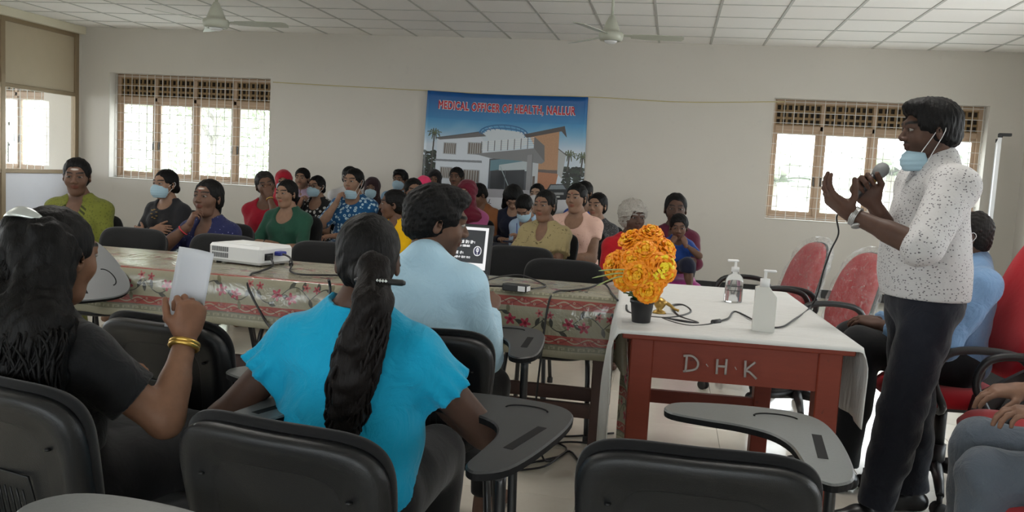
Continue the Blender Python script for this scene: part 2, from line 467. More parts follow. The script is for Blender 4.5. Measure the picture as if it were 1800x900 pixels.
def room_materials():
    t = NT('wall_paint'); v = t.coord(); n = t.noise(v, .7, 4, .5); n2 = t.noise(v, 9, 5, .6)
    c = t.mix(n, (.58, .545, .495), (.64, .602, .55)); c = t.mix(t.ramp(n2, [(.62, 0.), (.78, .25)]), c, (.5, .47, .44))
    t.set(c, .85, 0, .25); t.bump(t.noise(v, 120, 4, .6), .06, .003)
    plain('cream_paint', (.66, .61, .47), .7, var=.04)
    plain('skirting', (.02, .02, .021), .3)
    t = NT('floor_tile'); v = t.coord(); c0 = t.mix(t.noise(v, 1.3, 5, .6, .6), (.62, .575, .49), (.70, .66, .575))
    c0 = t.mix(t.ramp(t.noise(v, 14, 5, .65), [(.45, 0.), (.7, .25)]), c0, (.56, .51, .43))
    r = t.ramp(t.noise(v, 2.2, 5, .6), [(.3, .10), (.75, .24)]); t.set(c0, None, 0, .55)
    t.l(r, t.b.inputs['Roughness'])
    plain('floor_joint', (.44, .41, .35), .8)
    t = NT('ceiling_tile'); v = t.coord(); n = t.noise(v, 60, 4, .7)
    oi = t.new('ShaderNodeObjectInfo')
    c = t.mix(n, (.83, .805, .775), (.88, .855, .825)); c = t.mix(t.ramp(oi.outputs['Random'], [(0, .0), (1, .18)]), c, (.72, .66, .62)); t.set(c, .95, 0, .1)
    t.bump(n, .25, .004)
    t = NT('added_panel_glow'); t.set((.8, .8, .8), .5); t.b.inputs['Emission Color'].default_value = (1, .965, .91, 1); t.b.inputs['Emission Strength'].default_value = 3.0  # glow of the unseen panels added to the ceiling
    plain('tee_bar', (.46, .45, .42), .6); plain('plenum', (.10, .10, .10), .9)
    plain('wood_frame', srgb(172, 146, 122), .45, var=.08); plain('vent_brown', srgb(132, 106, 70), .55, var=.1); plain('vent_dark', (.035, .025, .016), .8)
    plain('grille_white', (.62, .60, .56), .5); plain('steel', (.55, .55, .54), .35, 1.); plain('handle_dark', (.06, .055, .05), .4)
    plain('alu_bronze', srgb(140, 122, 96), .45, .25, var=.06); plain('panel_beige', srgb(178, 164, 140), .6, var=.04, bump=.05); plain('panel_white', srgb(214, 214, 220), .45, var=.03)
    t = NT('glass_pane'); t.n.remove(t.b); tr = t.new('ShaderNodeBsdfTransparent'); gl = t.new('ShaderNodeBsdfGlossy'); gl.inputs['Roughness'].default_value = .02
    fr = t.new('ShaderNodeLayerWeight'); fr.inputs[0].default_value = .25; pw = t.new('ShaderNodeMath', operation='POWER'); t.l(fr.outputs['Facing'], pw.inputs[0]); pw.inputs[1].default_value = 3; m2 = t.new('ShaderNodeMath', operation='MULTIPLY_ADD'); t.l(pw.outputs[0], m2.inputs[0]); m2.inputs[1].default_value = .4; m2.inputs[2].default_value = .05; mx = t.new('ShaderNodeMixShader'); tr.inputs[0].default_value = (.95, .97, .96, 1)
    t.l(m2.outputs[0], mx.inputs[0]); t.l(tr.outputs[0], mx.inputs[1]); t.l(gl.outputs[0], mx.inputs[2]); du = t.new('ShaderNodeBsdfTranslucent'); du.inputs[0].default_value = (.9, .9, .88, 1); m3 = t.new('ShaderNodeMixShader'); m3.inputs[0].default_value = .02; t.l(mx.outputs[0], m3.inputs[1]); t.l(du.outputs[0], m3.inputs[2]); t.l(m3.outputs[0], t.n['Material Output'].inputs[0])
    t = NT('foliage'); v = t.coord(); oi = t.new('ShaderNodeObjectInfo')
    c = t.mix(t.noise(v, 3, 4, .6), (.24, .29, .17), (.38, .42, .28)); t.set(c, .55, 0, .4)
    plain('palm_leaf', (.38, .42, .31), .5, var=.25); plain('bark', (.30, .27, .23), .9, var=.2, bump=.4, bs=30)
    plain('yard', (.62, .60, .55), .95, var=.15)

def window_unit(name, x0, x1, z0, z1, y, vent=True):
    """four casements under a ventilation lattice, with a bar grille on the room side; y = room face of the wall"""
    root = empty(name, ((x0+x1)/2, y+.215, z0), 0, kind='structure')
    W = x1-x0; h = z1-z0; a = -W/2; ZV = h-.33                    # local frame: x along wall, y outwards
    fr = MB(); d0, d1 = -.045, .03
    for p in ((a, a+.05, 0, h), (W/2-.05, W/2, 0, h)): fr.box(p[0], p[1], d0, d1, p[2], p[3], b=.006)
    fr.box(a+.05, W/2-.05, d0, d1, 0, .055, b=.006); fr.box(a+.05, W/2-.05, d0, d1, h-.05, h, b=.006); fr.box(a+.05, W/2-.05, d0, d1, ZV-.03, ZV+.03, b=.006)
    q = W/4
    for i in (1, 2, 3): fr.box(a+q*i-.022, a+q*i+.022, d0, d1, .055, h-.05, b=.004)
    fr.build('window_frame', MAT['wood_frame'], root)
    for i in range(4):
        s0, s1 = a+q*i+(.05 if i == 0 else .022), a+q*(i+1)-(.05 if i == 3 else .022)
        sh = MB()
        for p in ((s0, s0+.04, .055, ZV-.03), (s1-.04, s1, .055, ZV-.03)): sh.box(p[0], p[1], -.02, .02, p[2], p[3])
        sh.box(s0+.04, s1-.04, -.02, .02, .055, .105); sh.box(s0+.04, s1-.04, -.02, .02, ZV-.075, ZV-.03)
        o = sh.build('sash', MAT['wood_frame'], root)
        MB().box(s0+.04, s1-.04, -.003, .003, .105, ZV-.075).build('pane', MAT['glass_pane'], o)
        hd = MB(); hx = s1-.02 if i % 2 == 0 else s0+.02
        hd.box(hx-.008, hx+.008, -.03, -.02, .42, .52); hd.tube([(hx, -.03, .5), (hx, -.045, .49), (hx+.004, -.05, .41)], .006, 6); hd.build('handle', MAT['handle_dark'], o)
        # ventilation lattice: three rows of eight openings
        lv = MB(); lx0, lx1, lz0, lz1 = s0, s1, ZV+.03, h-.05
        nx, nz = 8, 3
        for k in range(nx+1):
            x = lx0+(lx1-lx0)*k/nx; lv.box(max(lx0, x-.012), min(lx1, x+.012), -.03, -.012, lz0, lz1)
        for k in range(nz+1):
            z = lz0+(lz1-lz0)*k/nz; lv.box(lx0, lx1, -.034, -.014, max(lz0, z-.014), min(lz1, z+.014))
        lo = lv.build('vent_lattice', MAT['vent_brown'], root)
        MB().box(lx0, lx1, .0, .012, lz0, lz1).build('vent_back', MAT['vent_dark'], lo)
    g = MB(); n = 20
    for k in range(n+1):
        x = a+.02+(W-.04)*k/n; g.box(x-.0033, x+.0033, -.094, -.087, .0, h)
    for k in range(12):
        z = .03+(h-.06)*k/11; g.box(a, W/2, -.087, -.081, z-.0033, z+.0033)
    g.build('grille', MAT['grille_white'], root)
    MB().box(a-.0, W/2+.0, -.225, -.05, .0005, .012, b=.004).build('window_sill', MAT['wall_paint'], root)
    return root

def build_room():
    # back wall (this room and the one next door), its three window openings
    WZ0, WZ1 = .89, 2.31
    W1, W2, W3 = (-7.575, -5.24), (1.095, 3.425), (-10.92, -8.585)
    struct('wall_back', wall_with_holes('y', YB, YB+.28, XN, XR+.2, -.05, ZC+.25, [(*w, WZ0, WZ1) for w in (W1, W2, W3)]), MAT['wall_paint'])
    for i, w in enumerate((W1, W2, W3)): window_unit('window_%d' % (i+1), *w, WZ0, WZ1, YB)
    hr = [(y-1.2, y+1.2, .85, 1.9) for y in (3.4, 7.0)]
    struct('wall_right', wall_with_holes('x', XR, XR+.2, YF-.2, YB, -.05, ZC+.25, hr), MAT['wall_paint'])
    hf = [(x-1.15, x+1.15, .85, 2.15) for x in (-6.0, -2.6, .8)]
    struct('wall_front', wall_with_holes('y', YF-.2, YF, XN, XR+.2, -.05, ZC+.25, hf), MAT['wall_paint'])
    struct('wall_far_left', wall_with_holes('x', XN-.2, XN, YF-.2, YB+.24, -.05, ZC+.25, [(2., 5., .85, 2.4), (6.5, 9.5, .85, 2.4)]), MAT['wall_paint'])
    k = 4
    for (y0, y1, z0, z1) in hr:
        r = empty('window_%d' % k, (XR+.1, (y0+y1)/2, z0), 0, kind='structure'); k += 1; w = (y1-y0)/2; h = z1-z0
        f = MB()
        for y in (-w, -w/2-.02, -.02, w/2-.02, w-.05): f.box(-.03, .03, y, y+.05, 0, h)
        f.box(-.03, .03, -w, w, 0, .05); f.box(-.03, .03, -w, w, h-.05, h); f.build('window_frame', MAT['wood_frame'], r)
        MB().box(-.003, .003, -w, w, .05, h-.05).build('pane', MAT['glass_pane'], r)
    for (x0, x1, z0, z1) in hf:
        r = empty('window_%d' % k, ((x0+x1)/2, YF-.1, z0), 0, kind='structure'); k += 1; w = (x1-x0)/2; h = z1-z0
        f = MB()
        for x in (-w, -w/2-.02, -.02, w/2-.02, w-.05): f.box(x, x+.05, -.03, .03, 0, h)
        f.box(-w, w, -.03, .03, 0, .05); f.box(-w, w, -.03, .03, h-.05, h); f.build('window_frame', MAT['wood_frame'], r)
        MB().box(-w, w, -.003, .003, .05, h-.05).build('pane', MAT['glass_pane'], r)
    # skirting
    struct('baseboard_back', MB().box(XL+.05, XR, YB-.012, YB-.001, 0, .10), MAT['skirting'])
    struct('baseboard_right', MB().box(XR-.012, XR-.001, YF, YB-.012, 0, .10), MAT['skirting'])
    # floor: a bed of joint mortar, tiles laid on it
    fl = struct('floor', MB().box(XN-.2, XR+.2, YF-.2, YB+.24, -.15, -.004), MAT['floor_joint'])
    g = .0009; s = .6
    tm = MB().box(g, s-g, g, s-g, -.004, 0, b=.0012).mesh('tile'); tm.materials.append(MAT['floor_tile'])
    rest = MB(); X0 = -8.083; Y0 = -3.32
    for i in range(-7, 20):
        for j in range(24):
            x, y = X0+i*s, Y0+j*s
            if x > XR+.1 or y > YB+.1: continue
            if i >= 1 and i < 20 and 1.9 < y < 10.4:
                o = link('tile', tm, None, fl, (x, y, 0))
            else: rest.box(x+g, x+s-g, y+g, y+s-g, -.004, 0)
    o = rest.build('tile_field', MAT['floor_tile'], fl); o['kind'] = 'stuff'
    # ceiling: slab, lay-in tiles and the tee bars between them
    ce = struct('ceiling', MB().box(XN-.2, XR+.2, YF-.2, YB+.24, ZC+.12, ZC+.25), MAT['plenum'])
    tm = MB().box(.010, s-.010, .010, s-.010, .004, .018, b=.002).mesh('ceiling_tile'); tm.materials.append(MAT['ceiling_tile'])
    rest = MB(); bars = MB(); CX = .917-15*s; CY = 9.975
    for i in range(-8, 21):
        for j in range(-1, 23):
            x = CX+i*s; y = CY-j*s; xe = min(x+s, XR); ye = min(y+s, YB)
            if x > XR-.05: continue
            if i >= 0 and xe-x > s-.01 and 0 <= j < 9:
                link('ceiling_tile', tm, None, ce, (x, y, ZC))
            elif i >= 0 and j == -1: MB().box(.010, xe-x-.003, .010, ye-y-.003, .004, .018).build('ceiling_tile', MAT['ceiling_tile'], ce, (x, y, ZC))
            else: rest.box(x+.010, xe-.010, y+.010, ye-.010, ZC+.004, ZC+.018)
    o = rest.build('tile_field', MAT['ceiling_tile'], ce); o['kind'] = 'stuff'
    for i in range(-8, 21):
        x = CX+i*s
        if x < XR: bars.box(x-.012, x+.012, YF, YB, ZC-.002, ZC+.004)
    for j in range(0, 23):
        y = CY-j*s; bars.box(XN, XR, y-.012, y+.012, ZC+.0005, ZC+.0042)
    bars.build('tee_bars', MAT['tee_bar'], ce)
    for lx, ly in ((-5.383, 3.675), (-2.383, 3.675), (.617, 3.675)):         # unseen lit panels and fill lamps, added in the grid to brighten the tabletops
        MB().box(-.28, .28, -.28, .28, -.012, .002).build('added_light_panel', MAT['added_panel_glow'], ce, (lx, ly, ZC))
        L = bpy.data.lights.new('added_fill_lamp', 'AREA'); L.shape = 'SQUARE'; L.size = .56; L.energy = 5.5; L.color = (1.0, .965, .91)
        lo = bpy.data.objects.new('added_fill_lamp', L); COL.objects.link(lo); lo.location = (lx, ly, ZC-.015)
    # partition on the left: aluminium posts and rails, beige panel, glass, white panel
    pt = empty('wall_left', (XL, 0, 0), 0, kind='structure')
    posts = [10.40, 9.10, 7.8, 6.5, 5.2, 3.9, 2.6, 1.3, 0., -1.3, -2.6]
    for y in posts: MB().box(-.035, .035, y-.035, y+.035, 0, 2.80, b=.004).build('post', MAT['alu_bronze'], pt)
    for z, hh in ((2.775, .03), (1.985, .025), (.945, .025), (.05, .05)):
        MB().box(-.03, .03, YF, 10.44, z-hh, z+hh, b=.004).build('rail', MAT['alu_bronze'], pt)
    for a, b in zip(posts[1:], posts[:-1]):
        MB().box(-.008, .008, a+.035, b-.035, 2.01, 2.745).build('upper_panel', MAT['panel_beige'], pt)
        MB().box(-.003, .003, a+.035, b-.035, .97, 1.96).build('pane', MAT['glass_pane'], pt)
        MB().box(-.008, .008, a+.035, b-.035, .10, .92).build('lower_panel', MAT['panel_white'], pt)
    hb = MB(); hb.box(.036, .05, 9.16, 9.20, 1.05, 1.30); hb.box(.036, .06, 9.17, 9.19, 1.5, 1.54); hb.box(.036, .06, 9.17, 9.19, 1.25, 1.28)
    hb.build('door_handle', MAT['steel'], pt)
    struct('trim_1', MB().box(XL-.10, XL+.10, YF, YB, 2.80, ZC+.0005), MAT['cream_paint'])
    struct('pillar', MB().box(XL-.06, XL+.035, 10.436, YB+.001, 0, 2.80), MAT['wall_paint'])

def build_outside():
    g = MB().box(-40, 30, YB+.25, 45, -.6, -.5).build('ground', MAT['yard']); g['kind'] = 'structure'
    g = MB().box(-40, 30, -30, YF-.25, -.6, -.5).build('ground', MAT['yard']); g['kind'] = 'structure'
    rnd = random.Random(5)
    def tree(x, y, h, r, label, seed, leaf=.11, n=900, pale=False):
        root = empty('tree', (x, y, -.5), 0, label, 'tree', 'trees outside the far windows')
        rr = random.Random(seed); mb = MB()
        mb.tube([(0, 0, 0), (.08, 0, h*.35), (-.05, .06, h*.7)], [.13, .10, .05], 7)
        for k in range(6):
            a = rr.uniform(0, 6.28); mb.tube([(0, 0, h*rr.uniform(.3, .55)), (r*.6*math.cos(a), r*.6*math.sin(a), h*rr.uniform(.6, .85))], [.05, .015], 5)
        mb.build('trunk', MAT['bark'], root)
        R = np.random.RandomState(seed); V = []; Q = []
        c = R.normal(0, 1, (n, 3)); c /= np.linalg.norm(c, axis=1)[:, None]; c *= (R.uniform(.25, 1, (n, 1))**.5)
        c = c*A(r, r, h*.42)+A(0, 0, h*.56); c += .18*np.sin(c*3.1)
        for p in c:
            d = unit(R.normal(0, 1, 3)+A(0, 0, -.3)); e = unit(np.cross(d, R.normal(0, 1, 3))); b = len(V); L = leaf*R.uniform(.7, 1.5); w = L*.28; nn = np.cross(d, e)*w*.4
            V += [p, p+d*L*.5+e*w+nn, p+d*L, p+d*L*.5-e*w+nn]; Q.append((b, b+1, b+2, b+3))
        o = link('leaves', np_mesh('leaves', np.array(V), np.array(Q), False), MAT['foliage'], root); o['kind'] = 'stuff'
    specs = [(-11.6, 15.2, 4.3, 1.9), (-9.3, 16.2, 5.0, 2.0), (-7.0, 15.4, 4.0, 1.7), (-14.5, 16.5, 4.6, 2.0), (-12.6, 19., 5.2, 2.4), (-5.4, 18.5, 4.4, 1.8)]
    labs = ['leafy green tree seen through the second pane of the left window', 'tall leafy tree behind the middle bars of the left window', 'leafy tree showing in the rightmost pane of the left window',
            'leafy tree seen through the partition glass and next room window', 'broad tree standing farther back outside the left window', 'farther tree outside past the right end of the left window']
    for i, (s_, lb) in enumerate(zip(specs, labs)): tree(*s_, lb, 40+i, n=3600)
    def palm(x, y, h, label, seed, n=11):
        root = empty('banana_plant', (x, y, -.5), 0, label, 'plant', 'broad leaved plants outside the right window')
        rr = random.Random(seed)
        mb = MB(); mb.tube([(0, 0, 0), (.05, .03, h*.5), (0, 0, h*.75)], [.12, .10, .06], 8); mb.build('trunk', MAT['bark'], root)
        for k in range(n):
            a = 6.28*k/n+rr.uniform(-.3, .3); L = h*rr.uniform(.45, .7); up = rr.uniform(.25, .9); vs = []; fs = []; m = 8
            for i in range(m+1):
                t = i/m; rad = L*t*(1-.15*t); z = h*.72+L*(up*t-.75*t*t); w = .19*math.sin(math.pi*min(1, .12+t*.88))**.7
                c, s_ = math.cos(a), math.sin(a); dz = -.35*w
                vs += [(c*rad-s_*w, s_*rad+c*w, z+dz), (c*rad, s_*rad, z), (c*rad+s_*w, s_*rad-c*w, z+dz)]
                if i: b = (i-1)*3; fs += [(b, b+3, b+4, b+1), (b+1, b+4, b+5, b+2)]
            MB().add(vs, fs, True).build('leaf', MAT['palm_leaf'], root)
    palm(1.7, 15.5, 2.6, 'banana plant outside the second pane of the right window', 3)
    palm(3.5, 15.0, 2.9, 'banana plant outside right window behind the standing speaker', 4)
    palm(.9, 17.5, 3.0, 'farther banana plant outside first pane of right window', 5)
    palm(5.4, 17.0, 3.2, 'farther banana plant outside far right of right window', 6)
# ---------------------------------------------------------------- furniture
def furn_materials():
    plain('shell_black', (.0085, .009, .010), .40, bump=.15, bs=420., spec=.38)
    cloth('seat_fabric', (.008, .008, .0085), .95, .2, fold=.1)
    plain('frame_black', (.014, .014, .015), .35); plain('rubber', (.02, .02, .02), .7)
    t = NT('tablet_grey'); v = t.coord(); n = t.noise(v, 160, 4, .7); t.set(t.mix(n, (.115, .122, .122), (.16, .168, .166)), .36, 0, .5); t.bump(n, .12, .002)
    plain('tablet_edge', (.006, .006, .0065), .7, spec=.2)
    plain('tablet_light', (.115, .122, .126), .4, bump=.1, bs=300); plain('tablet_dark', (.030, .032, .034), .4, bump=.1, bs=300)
    t = NT('table_red'); v = t.coord((1, 1, 1)); n = t.noise(t.coord((2, 2, 14)), 5, 4, .6, .5)
    c = t.mix(n, (.165, .028, .014), (.215, .037, .019)); c = t.mix(t.ramp(t.noise(v, 26, 4, .7), [(.66, 0.), (.72, .7)]), c, (.07, .018, .012)); t.set(c, .5, 0, .28)
    plain('table_brown', (.060, .022, .014), .45, var=.2)
    plain('paint_white', (.30, .26, .245), .7, var=.2)
    t = NT('white_cloth'); v = t.coord(); t.set(t.mix(t.noise(v, 5, 4), (.60, .60, .585), (.66, .66, .645)), .8, 0, .25, .1)
    a = t.noise(t.coord((1.2, 5, 1.2)), 2.6, 3, .5, 2.2); t.bump(a, .35, .03)
    cloth('red_fabric', srgb(176, 22, 34), .85, .1, fold=.1); plain('office_black', (.016, .016, .017), .45); plain('mesh_back', (.02, .02, .02), .8)
    t = NT('clear_plastic'); t.n.remove(t.b); tr = t.new('ShaderNodeBsdfTransparent'); gl = t.new('ShaderNodeBsdfGlossy'); gl.inputs['Roughness'].default_value = .16
    v = t.coord(); n = t.noise(v, 16, 5, .7, 1.5); bp = t.new('ShaderNodeBump'); bp.inputs['Strength'].default_value = 1; bp.inputs['Distance'].default_value = .03; t.l(n, bp.inputs['Height']); t.l(bp.outputs[0], gl.inputs['Normal'])
    df = t.new('ShaderNodeBsdfDiffuse'); df.inputs[0].default_value = (.7, .7, .7, 1); m0 = t.new('ShaderNodeMixShader')
    t.l(t.ramp(t.noise(v, 30, 6, .75, 2.), [(.52, .04), (.66, .45)]), m0.inputs[0]); t.l(tr.outputs[0], m0.inputs[1]); t.l(df.outputs[0], m0.inputs[2])
    mx = t.new('ShaderNodeMixShader'); mx.inputs[0].default_value = .17; t.l(m0.outputs[0], mx.inputs[1]); t.l(gl.outputs[0], mx.inputs[2]); t.l(mx.outputs[0], t.n['Material Output'].inputs[0])
    cloth_material()

def cloth_image():
    """printed oilcloth: beige ground, key and scroll borders, flower sprays; v runs from the table top to the hem"""
    W, Hh = 1024, 1024; S = 1.0                                  # one tile = 1 m x 1 m ; v=0 hem
    y, x = np.mgrid[0:Hh, 0:W].astype(np.float32)/W
    img = np.empty((Hh, W, 3), np.float32); img[:] = (.27, .25, .18)
    rs = np.random.RandomState(2)
    def put(mask, col): img[mask] = col
    red = (.27, .06, .05); dark = (.055, .055, .045); pink = (.32, .045, .075); gold = (.30, .27, .15)
    def key(z0, z1):
        m = (y > z0) & (y < z1); put(m, (.17, .165, .115))
        u = (x*24) % 1; vv = (y-z0)/(z1-z0)
        put(m & (((u < .18) & (vv > .2) & (vv < .8)) | ((vv > .62) & (vv < .8) & (u < .7)) | ((u > .52) & (u < .7) & (vv > .3) & (vv < .8)) | ((vv > .3) & (vv < .45) & (u > .3) & (u < .7))), (.27, .25, .18))
    def scroll(z0, z1):
        m = (y > z0) & (y < z1); put(m, red); c = (z0+z1)/2; a = (z1-z0)
        w = c+a*.26*np.sin(x*2*np.pi*9)
        put(m & (np.abs(y-w) < a*.075), (.33, .27, .20)); w2 = c-a*.26*np.sin(x*2*np.pi*9+.6); put(m & (np.abs(y-w2) < a*.045), (.16, .03, .03))
        for k in range(18):
            cx = (k+.25)/18; cy = c+(a*.2 if k % 2 else -a*.2); d = np.hypot(x-cx, y-cy); put(m & (d < a*.14), (.33, .27, .20)); put(m & (d < a*.07), red)
    def flower(cx, cy, r, col):
        dx = (x-cx+.5) % 1-.5; dy = y-cy; d = np.hypot(dx, dy); a = np.arctan2(dy, dx)
        put(d < r*(.72+.28*np.cos(5*a+cx*40)), col); put(d < r*.28, (.16, .02, .03))
    def leafs(cx, cy, L, ang, w, col):
        dx = (x-cx+.5) % 1-.5; dy = y-cy; u = dx*math.cos(ang)+dy*math.sin(ang); v = -dx*math.sin(ang)+dy*math.cos(ang)
        t = u/L; put((t > 0) & (t < 1) & (np.abs(v) < w*np.sin(np.pi*np.clip(t, 0, 1))), col)
    def spray(cx, cy, s, up=1):
        dx = (x-cx+.5) % 1-.5; st = cy+up*.035*s*np.sin(dx*28/s); put((np.abs(dx) < .13*s) & (np.abs(y-st) < .0022), dark)
        for k in range(9):
            px = cx+(k-4)*.03*s; py = cy+up*.035*s*math.sin((k-4)*.03*28); leafs(px, py, .042*s, (1.1 if k % 2 else -1.2)+rs.uniform(-.4, .4)+(0 if k > 4 else .9), .0085*s, dark if k % 3 else (.14, .13, .08))
        flower(cx-.02*s, cy, .026*s, pink); flower(cx+.045*s, cy-.012*s, .026*s, pink); flower(cx+.105*s, cy+.035*s, .018*s, (.36, .12, .11)); flower(cx-.10*s, cy+.03*s, .017*s, (.30, .06, .07))
    # border on the hanging side
    put((y > .0) & (y < .030), (.30, .285, .21))
    key(.030, .050); scroll(.056, .092); put((y > .052) & (y < .055), dark)
    for k in range(4): spray(k/4+.1, .145, 1.0, 1 if k % 2 else -1)
    scroll(.205, .243); key(.250, .272)
    # table-top field
    for i in range(3):
        for j in range(3): spray((i+.3+.5*(j % 2))/3, .40+j*.2, .95, 1 if (i+j) % 2 else -1)
    im = bpy.data.images.new('oilcloth_print', W, Hh); px = np.ones((Hh, W, 4), np.float32)
    c = np.clip(img, 0, 1); px[..., :3] = np.where(c < .0031308, c*12.92, 1.055*c**(1/2.4)-.055)
    im.pixels.foreach_set(px.ravel()); im.pack(); return im

def cloth_material():
    t = NT('oilcloth'); im = t.new('ShaderNodeTexImage'); im.image = cloth_image(); uv = t.new('ShaderNodeUVMap'); t.l(uv.outputs[0], im.inputs[0])
    v = t.coord(); t.set(im.outputs[0], .20, 0, .6)
    n = t.noise(v, 5, 4, .6, 1.5); x = t.vor(t.coord((1.5, 6, 6)), 2.2, 'DISTANCE_TO_EDGE'); 
    t.bump(n, .35, .02)

# ---- student chair with writing tablet. Origin on the floor under the seat; it faces +y
TABLET = [(.285, .0), (.325, .05), (.345, .18), (.352, .36), (.335, .475), (.28, .53), (.18, .545), (.06, .535), (-.02, .505), (-.048, .45), (-.03, .40), (.05, .372), (.13, .352), (.195, .31), (.228, .235), (.236, .13), (.240, .04), (.258, .003)]
def rounded_back(w0, w1, h, n=20, p=4.5):
    """superellipse outline, narrower at the bottom"""
    out = []
    for k in range(4*n):
        a = 2*math.pi*k/(4*n); c, s = math.cos(a), math.sin(a)
        x = math.copysign(abs(c)**(2/p), c); z = math.copysign(abs(s)**(2/p), s)
        w = w1+(w0-w1)*(z*.5+.5); out.append((x*w/2, z*h/2))
    return out
def plate(outline, rings, warp):
    """closed cushion/shell: rings = [(inset scale x, z, depth)]... builds a lofted solid; warp maps (x,z,d)->xyz"""
    vs = []; fs = []; m = len(outline)
    for (sx, d) in rings:
        for (x, z) in outline: vs.append(warp(x*sx, z*(1-(1-sx)*.9), d))
    for i in range(len(rings)-1):
        for k in range(m):
            l = (k+1) % m; fs.append((i*m+k, i*m+l, (i+1)*m+l, (i+1)*m+k))
    c0 = len(vs); vs.append(warp(0, 0, rings[0][1])); c1 = len(vs); vs.append(warp(0, 0, rings[-1][1]))
    for k in range(m):
        l = (k+1) % m; fs.append((c0, l, k)); fs.append((c1, (len(rings)-1)*m+k, (len(rings)-1)*m+l))
    return vs, fs

